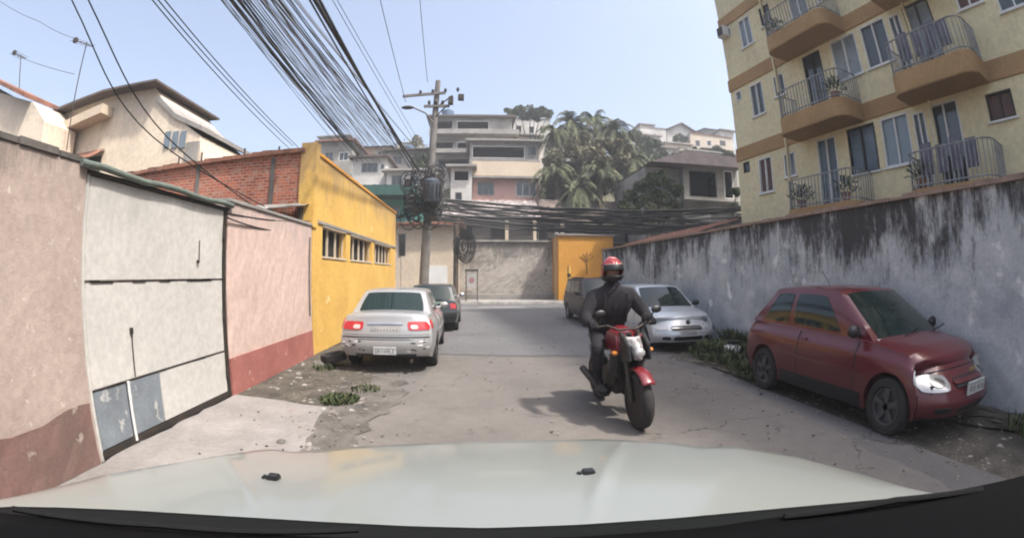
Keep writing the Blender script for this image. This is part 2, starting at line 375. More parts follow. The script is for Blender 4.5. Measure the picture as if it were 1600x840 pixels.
tp = MB(); tp.tube([(.05, 2.55 - 3.9 + k * .3, 2.47 + .012 * math.sin(k * 1.7)) for k in range(10)], .032, 10); tp.build('roller_rail', M['rail_green'], g, smooth=60)
MB().box(-.12, .03, 2.66 - 3.9, 5.2 - 3.9, 2.405, 2.44).build('top_rail', M['dark_metal'], g)

t = empty('pink_wall', (XL, 6.9, 0), 0, 'pale pink wall with a rose red base band between gate and yellow house', 'wall')
fill(5.18, 8.36, 0, 2.52, XL - .2, XL + .02, 'wall_body', M['pink'], t, 30, 14, .004)
b = MB(); b.grid(lambda u, v: (.04 + random.uniform(-.003, .003), 5.18 - 6.9 + 3.16 * u, .01 + .50 * v), 30, 4); b.box(0, .034, 5.18 - 6.9, 8.34 - 6.9, 0, .505); b.build('base_band', M['rose'], t)
c = MB(); c.box(-.24, .045, 5.18 - 6.9, 8.36 - 6.9, 2.52, 2.575); c.build('coping', M['concrete'], t, bevel=.012)
MB().tube([(.05, 8.2 - 6.9, .8), (.05, 8.2 - 6.9, 2.3)], .014, 6).build('conduit', M['concrete_dk'], t, smooth=60)

# yellow house with brick flank
YH = empty('yellow_house', (XL, 8.4, 0), 0, 'long yellow street front with barred window strip and rough brick side wall', 'house')
w_ = MB()
def yb(mb, y0, y1, z0, z1, x0=-.2, x1=.02): mb.box(x0, x1, y0 - 8.4, y1 - 8.4, z0, z1)
ends = [(9.0, 10.75), (11.15, 13.5), (13.9, 16.6)]
yb(w_, 8.4, 17.6, 0, 1.93); yb(w_, 8.4, 17.6, 2.62, 3.98)
ys = [8.4] + [v for e in ends for v in e] + [17.6]
for i in range(0, len(ys), 2): yb(w_, ys[i], ys[i + 1], 1.93, 2.62)
w_.build('street_wall', M['yellow'], YH)
MB().box(-3.3, -.2, 17.4 - 8.4, 17.6 - 8.4, 0, 3.9).build('end_wall', M['yellow'], YH)
MB().box(-.30, .05, -.06, .16, 2.5, 4.22).build('corner_pillar', M['yellow'], YH, bevel=.01)
MB().box(-.28, .05, .16, 9.22, 3.98, 4.06).build('parapet_coping', M['ochre'], YH, bevel=.01)
bw = MB()
bw.prism([(-5.2, 0), (-.30, 0), (-.30, 4.03), (-2.6, 4.01), (-5.2, 3.86)], 'y', 0.0, .18)
bw.build('brick_wall', brick, YH)
pl = MB()
for xx in (-.95, -2.9): pl.box(xx - .05, xx + .05, -.03, 0.0, 0, 3.95); 
pl.build('brick_pier', M['concrete_dk'], YH, bevel=.01)
cp = MB(); k = -5.2
while k < -.35: cp.box(k, k + .24, -.10, .25, 3.88 + (k + 5.2) * .03, 3.96 + (k + 5.2) * .03 + random.uniform(-.01, .03)); k += .25
cp.build('tile_coping', M['tile'], YH)
for xx in (-.9, -1.75, -2.9, -3.6):
    MB().tube([(xx, .08, 3.9), (xx + random.uniform(-.02, .02), .08, 4.2 + random.uniform(0, .15))], .02, 6).build('rebar_post', M['dark_metal'], YH)
rf = MB(); rf.grid(lambda u, v: (-.2 - 3.1 * u, .2 + 9 * v, 3.80 + .25 * u + .03 * math.sin(v * 9 / .18 * math.pi)), 8, 120); rf.build('roof', M['roofdark'], YH)
ledge = MB().box(-.22, .05, 8.7 - 8.4, 17.6 - 8.4, 2.625, 2.68).build('window_head', M['concrete'], YH)
for (a0, a1) in ends:
    fr = MB()
    yb(fr, a0, a1, 1.93, 1.97, -.2, .04); yb(fr, a0, a1, 2.58, 2.62, -.2, .035)
    n = int((a1 - a0) / .5)
    for k in range(n + 1):
        yy = a0 + (a1 - a0) * k / n; yb(fr, yy - .025, yy + .025, 1.97, 2.58, -.10, -.06)
    wf = fr.build('window', M['housecream'], YH)
    vb = MB(); yb(vb, a0, a1, 1.97, 2.58, -.19, -.16); vb.build('pane', M['void'], wf)
# low clutter between the brick wall and the pink wall
t = empty('lean_to_roof', (-4.6, 7.4, 0), 0, 'low patched fibre cement roof behind pink wall at foot of brick wall', 'roof')
rr = MB(); rr.grid(lambda u, v: (-2.6 + 3.9 * u, -.9 + 1.85 * v, 2.62 + .34 * v + .022 * math.sin(u * 3.9 / .15 * math.pi) + random.uniform(-.012, .012)), 110, 6); rr.build('roof_sheet', M['greywall'], t)
pm = MB()
for xx in (-2.3, -.6, 1.1): pm.box(xx, xx + .09, -.7, -.61, 0, 2.6); pm.box(xx, xx + .09, .8, .89, 0, 2.88)
pm.build('support_post', M['bark'], t)

# cream neighbouring house behind the plastered wall
def P2(px, py, Y): v = at(px, py, Y); return (v.x, v.z)
Yh = 9.6
H1 = empty('cream_house', (-10.5, Yh, 0), 0, 'cream two storey house with sloping stair parapet and dark eaves, behind left wall', 'house')
def rel(l): return [(x + 10.5, z) for x, z in l]
out = [P2(78, 190, Yh), P2(165, 150, Yh), P2(240, 132, Yh), P2(258, 160, Yh), P2(285, 190, Yh), P2(312, 212, Yh), P2(315, 262, Yh)]
poly = rel([(out[0][0], 0)] + out + [(out[-1][0], 0)])
MB().prism(poly, 'y', 0, 3.0).build('wall', M['off'], H1)
e0, e1, e2 = [rel([P2(*p, Yh - .5)])[0] for p in ((64, 178), (160, 139), (243, 122))]
ev = MB(); ev.prism([e0, e1, e2, (e2[0], e2[1] - .06), (e1[0], e1[1] - .07), (e0[0], e0[1] - .07)], 'y', -.45, 3.2); ev.build('roof', M['roofdark'], H1)
lz = rel([P2(88, 222, Yh), P2(176, 184, Yh)])
lg = MB(); lg.prism([lz[0], lz[1], (lz[1][0], lz[1][1] + .28), (lz[0][0], lz[0][1] + .28)], 'y', -.55, .02); lg.build('ledge', M['housecream'], H1)
wz = rel([P2(118, 262, Yh), P2(160, 238, Yh)])
wn_ = MB(); wn_.box(wz[0][0], wz[1][0], -.03, .02, wz[1][1] - 1.3, wz[1][1] - .1); wo = wn_.build('window', M['glass'], H1)
aw = MB(); aw.grid(lambda u, v: (wz[0][0] - .15 + (wz[1][0] - wz[0][0] + .3) * u, -.02 - .55 * v, wz[1][1] + .1 - .35 * v), 4, 3); aw.box(wz[0][0] - .1, wz[0][0] - .06, -.5, 0, wz[1][1] - .3, wz[1][1] - .26); aw.build('awning', M['tile'], H1)
s1 = rel([P2(250, 150, Yh), P2(275, 178, Yh), P2(318, 198, Yh)])
cp = MB(); cp.prism([(s1[0][0] - .1, s1[0][1] - .1), s1[0], s1[1], s1[2], (s1[2][0], s1[2][1] - .12), (s1[1][0], s1[1][1] - .14)], 'y', -.06, 3.1); cp.build('stair_coping', M['concrete'], H1)
bx = rel([P2(300, 200, Yh), P2(314, 212, Yh)])
MB().box(bx[0][0] - .1, bx[1][0], -.06, .02, bx[1][1] - 1.2, bx[0][1] - .4).build('vent', M['greywall'], H1)
for q in range(3):
    sx = rel([P2(262 + q * 12, 220, Yh)])[0]
    MB().box(sx[0] - .1, sx[0] + .1, -.04, .02, sx[1] - .2, sx[1] + .25).build('vent', M['glass_blue'], H1)

Yq = 8.0
H2 = empty('peach_house', (-13, Yq, 0), 0, 'peach coloured house with red sloping roof edge at far left', 'house')
pp = [P2(-60, 110, Yq), P2(0, 145, Yq), P2(52, 160, Yq), P2(70, 190, Yq)]
poly = [(p[0] + 13, p[1]) for p in pp]; poly = [(poly[0][0] - 6, 0), (poly[0][0] - 6, poly[0][1] + 1)] + poly + [(poly[-1][0], 0)]
MB().prism(poly, 'y', 0, 1.4).build('wall', M['off'], H2)
r0, r1 = [(p[0] + 13, p[1]) for p in (P2(-60, 96, Yq), P2(52, 150, Yq))]
MB().prism([r0, r1, (r1[0], r1[1] - .14), (r0[0], r0[1] - .14)], 'y', -.35, 1.5).build('roof', M['tile'], H2)
MB().box(-4.1, -3.4, -.02, .02, 4.2, 5.0).build('window', M['glass_blue'], H2)

# ------------------------------------------------------------------ right boundary wall
def XR(y): return 5.58 - .022 * y
rw = empty('stained_wall', (5.58, 0, 0), R(1.26), 'long grey blue boundary wall streaked with black mould below its tiled coping', 'wall')
mb = MB(); mb.grid(lambda u, v: (random.uniform(-.006, .006), -6 + 24 * u, 2.56 * v), 120, 16); mb.box(.012, .2, -6, 18, 0, 2.56); mb.build('wall_body', M['stain_wall'], rw)
c = MB(); y = -6
while y < 18:
    c.box(-.06 + random.uniform(-.015, .015), .26, y, y + .235, 2.56, 2.61 + random.uniform(-.012, .02)); y += .24
c.build('coping', mat('pale broken tile coping', (.36, .25, .19), (.24, .17, .13), 4, .95, .4, 30), rw)
MB().box(-.03, .0, 1.45, 1.85, 1.75, 2.12).build('meter_box', M['dark_metal'], rw, bevel=.01)

# ------------------------------------------------------------------ apartment block
nx, ny = .9915, .13
AP = empty('apartment_block', (11.5 * nx, 11.5 * ny, 0), math.atan2(ny * 0 + .9915, -.13), 'cream apartment block with ochre bands and rounded balconies, above right wall', 'building')
# local x: along the front away from the camera, local y: out to the street, z up
FL = [2.95, 5.80, 8.65, 11.50, 14.35]
WINS = [(12.35, 12.7, 2.35, 2.75, 'v'), (11.15, 11.85, 1.45, 2.70, 'w'), (10.0, 10.55, 1.8, 2.6, 'w'), (8.2, 9.0, .5, 2.72, 'd'),
        (6.68, 7.72, 1.40, 2.75, 'w'), (5.50, 6.45, 1.40, 2.75, 'w'), (4.95, 5.35, .5, 2.65, 'd'), (3.9, 4.8, .5, 2.72, 'd'), (2.3, 3.05, 1.95, 2.6, 'w'), (1.0, 1.9, 1.5, 2.2, 'w'),
        (-1.2, -.2, 1.4, 2.75, 'w'), (-3.5, -2.6, .5, 2.72, 'd')]
wl = MB()
def strip(y0, y1, s0, s1): wl.box(s0, s1, -.25, 0, y0, y1)
for fi, fz in enumerate([.1] + FL):
    top = fz + 2.85
    if fi == 5: strip(fz, 17.8, -12, 13); break
    zs = sorted(set([fz, top] + [fz + v for w in WINS for v in w[2:4]]))
    for a0, a1 in zip(zs[:-1], zs[1:]):
        mid = (a0 + a1) / 2; xs = -12
        for w in sorted(WINS):
            if fz + w[2] < mid < fz + w[3]:
                if w[0] > xs: strip(a0, a1, xs, w[0])
                xs = w[1]
        strip(a0, a1, xs, 13)
wl.box(12.75, 13, -12, -.25, 0, 17.8); wl.box(-12, -11.75, -12, -.25, 0, 17.8); wl.box(-11.75, 12.75, -12, -11.75, 0, 17.8)
wl.build('wall', M['cream'], AP)
MB().box(-12.2, 13.25, -12.2, .3, 17.8, 18.0).build('roof', M['brown'], AP)
for fz in FL:
    MB().box(-12.02, 13.04, -.3, .05, fz, fz + .5).build('floor_band', M['brown'], AP, bevel=.012)
curt = [mat('window curtain blue', (.13, .17, .21), (.06, .09, .12), 1.2, .25, 0, obj=False), M['glass'], mat('pale curtain behind glass', (.30, .33, .34), (.17, .20, .22), 2, .3, 0), M['glass_blue'], mat('brown shutter', (.12, .06, .05), (.08, .04, .035), 3, .6, 0)]
for fi, fz in enumerate(FL[:4]):
    for wi, (a0, a1, z0, z1, kd) in enumerate(WINS):
        z0 += fz; z1 += fz
        nm = {'w': 'window', 'd': 'balcony_door', 'v': 'vent'}[kd]
        fr = MB(); t_ = .045
        fr.box(a0, a1, -.12, .015, z0, z0 + t_); fr.box(a0, a1, -.12, .012, z1 - t_, z1)
        fr.box(a0, a0 + t_, -.12, .01, z0 + t_, z1 - t_); fr.box(a1 - t_, a1, -.12, .01, z0 + t_, z1 - t_)
        if kd != 'v': m_ = (a0 + a1) / 2; fr.box(m_ - .025, m_ + .025, -.11, 0, z0 + t_, z1 - t_)
        fo = fr.build(nm, M['white'] if (wi + fi) % 4 else M['dark_metal'], AP)
        gm_ = curt[(wi * 3 + fi * 2) % 4]
        if wi == 1 and fi == 0 or wi == 8: gm_ = curt[4]
        if kd == 'd': gm_ = curt[1] if wi == 6 else curt[(wi + fi) % 3]
        MB().box(a0 + t_, a1 - t_, -.10, -.07, z0 + t_, z1 - t_).build('pane', gm_, fo)
        if kd == 'w':
            MB().box(a0 - .06, a1 + .06, -.05, .07, z0 - .05, z0 - .003).build('sill', M['white'], fo)
def rounded(s0, s1, d, rr=.38, o=0.0):
    pts = [(s0 + o, 0)]
    for k in range(6):
        t = math.pi * (1 - k / 10); pts.append((s0 + rr + math.cos(t) * (rr - o), d - rr + math.sin(t) * (rr - o)))
    for k in range(6):
        t = math.pi * (.5 - k / 10); pts.append((s1 - rr + math.cos(t) * (rr - o), d - rr + math.sin(t) * (rr - o)))
    pts.append((s1 - o, 0)); return pts
bal = [(6.95, 9.68), (2.82, 5.32), (-5.0, -2.2)]
for fi, fz in enumerate(FL[:4]):
    for bi, (s0, s1) in enumerate(bal):
        sl_ = MB(); sl_.prism(rounded(s0, s1, 1.12), 'z', fz - .02, fz + .52)
        bo = sl_.build('balcony', M['brown'], AP, bevel=.02)
        rl = MB(); pts = rounded(s0, s1, 1.12, .38, .05)
        for hh in (.60, 1.38):
            rl.tube([(x_, y_, fz + hh) for x_, y_ in pts], .020, 6)
        # bars along outline
        cum = [0]
        for a_, b__ in zip(pts[:-1], pts[1:]): cum.append(cum[-1] + math.dist(a_, b__))
        n = int(cum[-1] / .125)
        for k in range(n + 1):
            d_ = cum[-1] * k / n; i = max(j for j in range(len(cum)) if cum[j] <= d_ + 1e-6); i = min(i, len(pts) - 2)
            f = (d_ - cum[i]) / max(1e-6, cum[i + 1] - cum[i]); x_ = pts[i][0] + (pts[i + 1][0] - pts[i][0]) * f; y_ = pts[i][1] + (pts[i + 1][1] - pts[i][1]) * f
            rl.box(x_ - .011, x_ + .011, y_ - .011, y_ + .011, fz + .52, fz + 1.38)
        rl.build('railing', mat('grey white railing paint', (.34, .34, .34), (.16, .16, .16), 5, .6, 0), bo)
        if bi == 1 and fi in (0, 1):
            ll = MB()
            for q in range(4):
                xx = s0 + .5 + q * .42; ll.box(xx, xx + .3, .80, .83, fz + .85, fz + 1.5 + .1 * (q % 2))
            tag(ll.build('laundry', mat('violet grey cloth', (.17, .16, .20), (.10, .10, .13), 4, .9, 0), bo), None)
for s_ in (10.85 - .55, 5.42 - .72):
    MB().tube([(s_, .07, 0), (s_, .07, 17.5)], .045, 8).build('drainpipe', M['cream'], AP, smooth=60)
ac = MB().box(12.45, 12.9, 0, .32, 11.0, 11.45); aco = ac.build('air_conditioner', M['white'], AP, bevel=.02)
MB().box(12.5, 12.85, .32, .335, 11.04, 11.41).build('grille', M['dark_metal'], aco)

# potted plants standing on the balconies
def apw(s_, o_, z_): return AP.matrix_basis @ Vector((s_, o_, z_)) if False else Vector((11.5 * nx, 11.5 * ny, 0)) + Vector((-.13, .9915, 0)) * s_ + Vector((-.9915, -.13, 0)) * o_ + Vector((0, 0, z_))
for k, (s_, fi, lab) in enumerate(((9.2, 0, 'potted plant at left end of the lower left balcony'), (7.5, 0, 'potted plant at right end of the lower left balcony'), (7.4, 1, 'potted plant on the middle left balcony'), (5.0, 0, 'potted plant on the lower right balcony'), (9.3, 2, 'potted plant on the top left balcony'))):
    t = empty('potted_plant', apw(s_, .75, FL[fi] + .52), 0, lab, 'plant', 'balcony plants')
    MB().lathe([(0, 0), (.11, 0), (.15, .26), (.16, .28), (.13, .27), (0, .25)], 14).build('pot', M['tile'], t, smooth=40)
    lb = MB(); rn_ = random.Random(k)
    for _ in range(160):
        a_ = rn_.uniform(0, 6.28); e_ = rn_.uniform(.2, 1.5); l_ = rn_.uniform(.2, .5); d_ = Vector((math.cos(a_) * math.cos(e_), math.sin(a_) * math.cos(e_), math.sin(e_))); q_ = Vector((0, 0, .26)) + d_ * l_; n_ = d_.cross(Vector((rn_.gauss(0, 1), rn_.gauss(0, 1), rn_.gauss(0, 1)))).normalized() * .025
        lb.add([q_ - d_ * .07, q_ + n_, q_ + d_ * .07, q_ - n_], [(0, 1, 2, 3)])
    lb.build('leaves', M['leaf'], t)

# grit, leaves and litter scattered on the lane
rn_ = random.Random(77); lt = MB()
for _ in range(1500):
    y_ = rn_.uniform(1.5, 15); x_ = rn_.choice((rn_.uniform(-3.1, 4.9), rn_.gauss(-1.7, .5), rn_.gauss(4.1, .45)))
    if x_ < -3.2 or x_ > 5.2: continue
    q_ = rn_.uniform(.004, .016); a_ = rn_.uniform(0, 3.1)
    T_ = Matrix.Translation((x_, y_, .018)) @ Matrix.Rotation(a_, 4, 'Z'); lt.box(-q_, q_, -q_ * .6, q_ * .6, 0, q_ * .6, T_)
tag(lt.build('litter', mat('mixed grit', (.30, .27, .23), (.06, .05, .04), 9, .95, 0, thr=(.46, .54))), kind='stuff')
# ------------------------------------------------------------------ end of the lane: retaining wall, terraces, houses on the hill
def house(name, Y, x0, x1, z0, z1, depth, wm, label, cat='house', group=None, wins=(), roof=None, roofm='roofdark', slab=None, voids=()):
    """front face at depth Y; wins/voids given as (px0,py0,px1,py1) rectangles on that face"""
    t = empty(name, ((x0 + x1) / 2, Y, 0), 0, label, cat, group); ox = (x0 + x1) / 2
    gz = z0
    def rct(r):
        a, b_ = at(r[0], r[1], Y), at(r[2], r[3], Y); return min(a.x, b_.x) - ox, max(a.x, b_.x) - ox, min(a.z, b_.z), max(a.z, b_.z)
    rs = [rct(r) for r in list(wins) + list(voids)]
    wl = MB(); rs2 = [(max(a, x0 - ox + .05), min(b_, x1 - ox - .05), max(c_, gz + .02), min(d_, z1 - .05)) for a, b_, c_, d_ in rs]
    zs = sorted(set([gz, z1] + [v for r in rs2 for v in r[2:4]]))
    for a0, a1 in zip(zs[:-1], zs[1:]):
        if a1 - a0 < 1e-4: continue
        m_ = (a0 + a1) / 2; xs = x0 - ox
        for r in sorted(rs2):
            if r[2] < m_ < r[3]:
                if r[0] > xs: wl.box(xs, r[0], 0, .2, a0, a1)
                xs = max(xs, r[1])
        if xs < x1 - ox: wl.box(xs, x1 - ox, 0, .2, a0, a1)
    wl.box(x0 - ox, x0 - ox + .2, .2, depth, gz, z1); wl.box(x1 - ox - .2, x1 - ox, .2, depth, gz, z1); wl.box(x0 - ox + .2, x1 - ox - .2, depth - .2, depth, gz, z1)
    wl.build('wall', M[wm], t)
    for i, r in enumerate(rs2):
        w, h = r[1] - r[0], r[3] - r[2]
        if w <= .1 or h <= .1: continue
        fr = MB(); q = .05
        fr.box(r[0], r[1], -.02, .1, r[2] - .06, r[2]); fr.box(r[0], r[1], -.015, .1, r[3] - q, r[3]); fr.box(r[0], r[0] + q, -.01, .1, r[2], r[3] - q); fr.box(r[1] - q, r[1], -.01, .1, r[2], r[3] - q)
        isv = i >= len(wins)
        if not isv and w > .8:
            for k in range(1, int(w / .5) + 1):
                xx = r[0] + w * k / (int(w / .5) + 1); fr.box(xx - .02, xx + .02, .02, .08, r[2], r[3] - q)
        fo = fr.build('opening' if isv else 'window', M['white' if i % 2 else 'concrete'], t)
        if isv:
            MB().box(r[0], r[1], 1.2, 1.25, r[2], r[3]).build('inner_wall', M['void'], fo)  # near black colour stands in for the shade inside the room
        else: MB().box(r[0] + q, r[1] - q, .1, .13, r[2], r[3] - q).build('pane', M['glass'], fo)
    if roof == 'flat':
        MB().box(x0 - ox - .35, x1 - ox + .35, -.5, depth + .2, z1, z1 + .16).build('roof', M[roofm], t)
    elif roof == 'parapet':
        MB().box(x0 - ox - .08, x1 - ox + .08, -.1, .3, z1, z1 + .12).build('roof', M[roofm], t)
        MB().box(x0 - ox + .2, x1 - ox - .2, .2, depth - .2, z1 - .3, z1 - .2).build('roof_slab', M['concrete_dk'], t)
    elif roof == 'shed':
        MB().grid(lambda u, v: (x0 - ox - .3 + (x1 - x0 + .6) * u, -.6 + (depth + .8) * v, z1 - .05 + .13 * depth * v + .04 * math.sin(u * (x1 - x0) / .3 * math.pi)), max(12, int((x1 - x0) * 7)), 4).build('roof', M[roofm], t)
    elif roof == 'gable':
        w = x1 - x0; hh = w * .26
        MB().prism([(-w / 2 - .35, z1 - .08), (0, z1 + hh), (w / 2 + .35, z1 - .08), (w / 2 + .35, z1 + .06), (0, z1 + hh + .16), (-w / 2 - .35, z1 + .06)], 'y', -.6, depth + .3).build('roof', M[roofm], t)
        MB().prism([(-w / 2, z1), (0, z1 + hh), (w / 2, z1)], 'y', .0, .2).build('gable', M[wm], t)
    if slab:
        for (pxa, pya, pxb, pyb, out_, mm) in slab:
            a0, a1, b0, b1 = rct((pxa, pya, pxb, pyb)); MB().box(a0, a1, -out_, .0, b0, b1).build('balcony', M[mm], t)
    return t
def hx(px, py, Y): return at(px, py, Y).x
def hzp(px, py, Y): return at(px, py, Y).z

# retaining wall
RW = empty('retaining_wall', (2, 26.6, 0), 0, 'stained concrete retaining wall facing the end of the lane', 'wall')
mb = MB(); mb.grid(lambda u, v: (-3.6 + 6.95 * u, random.uniform(-.012, .012), 3.5 * v), 40, 22); mb.box(-3.6, 3.35, .06, .5, 0, 3.5)
mb.build('wall_body', mat('mouldy concrete', (.45, .41, .37), (.27, .25, .22), .8, .98, .3, 20, streak=((.17, .155, .14), 3.7, 2.8), spots=((.16, .17, .12), 1.4, .62)), RW)
MB().box(-3.6, 3.4, -.12, .5, 3.5, 3.62).build('coping', M['concrete'], RW, bevel=.02)
MB().box(-3.55, 3.3, -.45, -.02, .12, .42).build('footing', M['concrete'], RW, bevel=.03)
RF = empty('terrace_railing', (2, 26.9, 3.62), 0, 'dark barred railing with pale posts on top of retaining wall', 'railing')
rl = MB(); rl.box(-3.5, 3.3, -.02, .02, 1.05, 1.1); rl.box(-3.5, 3.3, -.02, .02, .1, .14)
k = -3.45
while k < 3.3: rl.box(k, k + .022, -.012, .012, .0, 1.05); k += .13
rl.build('bars', M['dark_metal'], RF)
for xx in (-3.3, -.2, 1.5, 3.2): MB().box(xx - .1, xx + .1, -.1, .1, 0, 1.25).build('post', M['housecream'], RF, bevel=.01)

# corner house left of the retaining wall
house('corner_house', 25.2, hx(617, 400, 25.2), hx(716, 400, 25.2), 0, hzp(670, 352, 25.2), 5, 'housecream', 'low beige corner house with white garage door behind utility pole',
      wins=[(622, 365, 634, 400)], voids=[], roof='flat', roofm='tile', slab=[(668, 415, 699, 449, .06, 'white'), (627, 455, 650, 400, .03, 'housecream')])
# covered terrace house directly above
house('porch_house', 28.6, hx(742, 360, 28.6), hx(872, 360, 28.6), 3.55, hzp(800, 338, 28.6), 4, 'concrete_dk', 'low dark porch house with barred openings above retaining wall',
      wins=[(750, 347, 792, 374), (796, 347, 842, 374)], roof='flat', roofm='roofdark')
house('pink_terrace_house', 32, hx(738, 300, 32), hx(842, 300, 32), 4, hzp(790, 252, 32), 6, 'housepink', 'salmon pink house with beige parapet and barred windows in the centre',
      wins=[(746, 284, 772, 304), (806, 283, 838, 306)], roof='parapet', roofm='concrete', slab=[(738, 252, 842, 276, .10, 'housecream'), (738, 277, 842, 281, .5, 'concrete')])
house('narrow_white_house', 31, hx(704, 300, 31), hx(737, 300, 31), 4, hzp(720, 262, 31), 5, 'whitewall', 'narrow pale house beside the salmon pink house, open top floor',
      voids=[(709, 266, 733, 282)], wins=[(711, 300, 722, 316)], roof='flat', roofm='concrete')
house('terraced_block', 41, hx(672, 200, 41), hx(800, 200, 41), 6, hzp(730, 184, 41), 7, 'greywall', 'tall grey stacked concrete block with open dark terraces behind utility pole', 'building',
      voids=[(678, 189, 707, 205), (714, 189, 764, 205), (680, 222, 708, 236), (714, 222, 780, 236), (684, 248, 732, 262)], roof='flat', roofm='roofdark',
      slab=[(672, 206, 810, 214, .9, 'concrete'), (672, 236, 730, 242, .9, 'concrete')])
house('dark_terrace_house', 37, hx(734, 240, 37), hx(842, 240, 37), 6, hzp(790, 222, 37), 5, 'concrete', 'grey house with one wide dark open terrace above the pink house',
      voids=[(738, 228, 820, 247)], wins=[(824, 228, 838, 242)], roof='flat', roofm='greywall')
house('pale_hill_house', 50, hx(798, 210, 50), hx(860, 210, 50), 8, hzp(830, 186, 50), 7, 'whitewall', 'pale weathered house at top of the hill left of the big tree',
      wins=[(806, 196, 815, 206), (826, 197, 834, 208), (844, 197, 852, 208)], roof='parapet', roofm='concrete')
# left cluster
house('teal_house', 31, hx(590, 330, 31), hx(660, 330, 31), 2, hzp(620, 306, 31), 5, 'teal', 'teal house wall showing beside the utility pole',
      wins=[(612, 322, 624, 338)], roof='flat', roofm='roofdark')
t = empty('green_awning', (hx(612, 300, 29.5), 29.5, 0), 0, 'dark green sloping awning roof over the teal house', 'awning')
z_ = hzp(612, 290, 29.5); MB().prism([(-2.0, z_), (1.6, z_ - .05), (1.9, z_ - .75), (-1.6, z_ - .68)], 'y', -.5, 1.4).build('sheet', mat('dark green sheet', (.03, .10, .08), (.02, .06, .05), 2, .6, .1, 10), t)
MB().box(-1.6, -1.5, 0, .1, 0, z_ - .6).box(1.5, 1.6, 0, .1, 0, z_ - .6).build('post', M['dark_metal'], t)
specs = [
 ('hill_house', 40, 500, 250, 552, 300, 222, 'greywall', [(508, 238, 520, 250), (530, 238, 544, 250)], 'flat', 'tile', 'grey hillside house with dark roof behind top corner of yellow house'),
 ('hill_house', 36, 552, 260, 604, 330, 247, 'whitewall', [(565, 255, 590, 268), (594, 256, 601, 268)], 'flat', 'roofdark', 'whitish hillside house with one wide dark window below thick cables'),
 ('hill_house', 46, 548, 240, 612, 300, 230, 'housecream', [(556, 236, 566, 244), (590, 236, 602, 244)], 'shed', 'roofdark', 'beige hillside house half hidden under the cable bundle'),
 ('hill_house', 44, 606, 240, 668, 300, 236, 'concrete', [(614, 244, 628, 256), (640, 244, 656, 256)], 'flat', 'roofdark', 'bare concrete hillside house with dark roof left of utility pole'),
 ('hill_house', 35, 604, 285, 662, 330, 268, 'whitewall', [(612, 274, 628, 288), (640, 274, 654, 288)], 'flat', 'greywall', 'white rendered hillside house just above the teal house'),
 ('hill_house', 58, 985, 230, 1030, 270, 212, 'whitewall', [(992, 220, 1000, 228), (1010, 220, 1018, 228)], 'flat', 'greywall', 'small white hilltop house right of the big tree'),
 ('hill_house', 64, 1042, 220, 1085, 250, 206, 'whitewall', [(1052, 214, 1060, 221), (1068, 214, 1076, 221)], 'gable', 'roofdark', 'white hilltop house with gabled grey roof near the apartment block'),
 ('hill_house', 56, 1078, 230, 1142, 262, 212, 'off', [(1086, 219, 1094, 228), (1104, 219, 1112, 228), (1124, 219, 1134, 228)], 'parapet', 'tile', 'wide cream hilltop house with red edge beside the apartment block'),
 ('hill_house', 50, 1012, 250, 1070, 275, 232, 'whitewall', [(1020, 240, 1030, 250), (1044, 240, 1054, 250)], 'flat', 'concrete', 'white flat roofed house above the grey porch house'),
 ('hill_house', 48, 940, 270, 1008, 310, 246, 'greywall', [(952, 254, 962, 264), (980, 254, 990, 264)], 'shed', 'tile', 'grey hillside house glimpsed between the trees'),
 ('hill_house', 52, 856, 220, 905, 260, 208, 'concrete', [(866, 216, 876, 226)], 'flat', 'roofdark', 'bare concrete house behind the left side of the big tree'),
 ('hill_house', 45, 1075, 262, 1150, 300, 240, 'whitewall', [(1084, 246, 1096, 256)], 'flat', 'greywall', 'pale house directly behind the grey gabled house'),
]
for (nm, Y, xa, yb_, xb, _, yt, wm, wins, rf, rm, lab) in specs:
    house(nm, Y, hx(xa, yt, Y), hx(xb, yt, Y), 3, hzp((xa + xb) / 2, yt, Y), 5.5, wm, lab, 'house', 'houses on the hillside', wins=wins, roof=rf, roofm=rm)
# water tanks on roofs
for (px_, py_, Y, lab) in ((700, 176, 42.5, 'blue grey water tank on the tall concrete block'), (640, 232, 46, 'water tank on the bare concrete house roof')):
    p = at(px_, py_, Y); t = MB().lathe([(.0, -.1), (.55, 0), (.6, .3), (.62, .8), (.35, 1.0), (0, 1.05)], 16).build('water_tank', mat('water tank blue', (.10, .16, .25), (.08, .12, .18), 1, .6, 0), smooth=50)
    t.location = (p.x, p.y, p.z - .7); tag(t, lab, 'water tank', 'roof water tanks')

# yellow wall at the right corner of the cross street
YW = empty('orange_wall', (6.2, 24.6, 0), 0, 'orange yellow building corner at the far end behind the rider', 'building')
xa, xb = hx(873, 400, 24.6) - 6.2, hx(958, 400, 24.6) - 6.2; zt = hzp(910, 368, 24.6)
MB().box(xa, xb, 0, 4, 0, zt).build('wall', M['ochre'], YW)
MB().box(xa - .1, xb + .1, -.1, 4.1, zt, zt + .1).build('roof', M['concrete'], YW)
a = hx(917, 405, 24.6) - 6.2
tm = MB(); tm.tube([(a, -.012, hzp(917, 428, 24.6)), (a, -.012, hzp(917, 395, 24.6))], .03, 5)
for an in (-50, -25, 0, 25, 50): tm.tube([(a, -.012, hzp(917, 410, 24.6)), (a + .5 * math.sin(R(an)), -.012, hzp(917, 410, 24.6) + .55 * math.cos(R(an)))], .02, 4)
tm.build('painted_tree', mat('brown mural paint', (.30, .17, .05), None, 3, .9, 0), YW)
t = empty('yellow_post', (hx(889, 450, 23.9), 23.9, .13), 0, 'yellow striped post standing at the kerb before orange wall', 'post')
MB().tube([(0, 0, 0), (0, 0, 1.9)], .09, 10).build('shaft', M['yellow'], t, smooth=60)
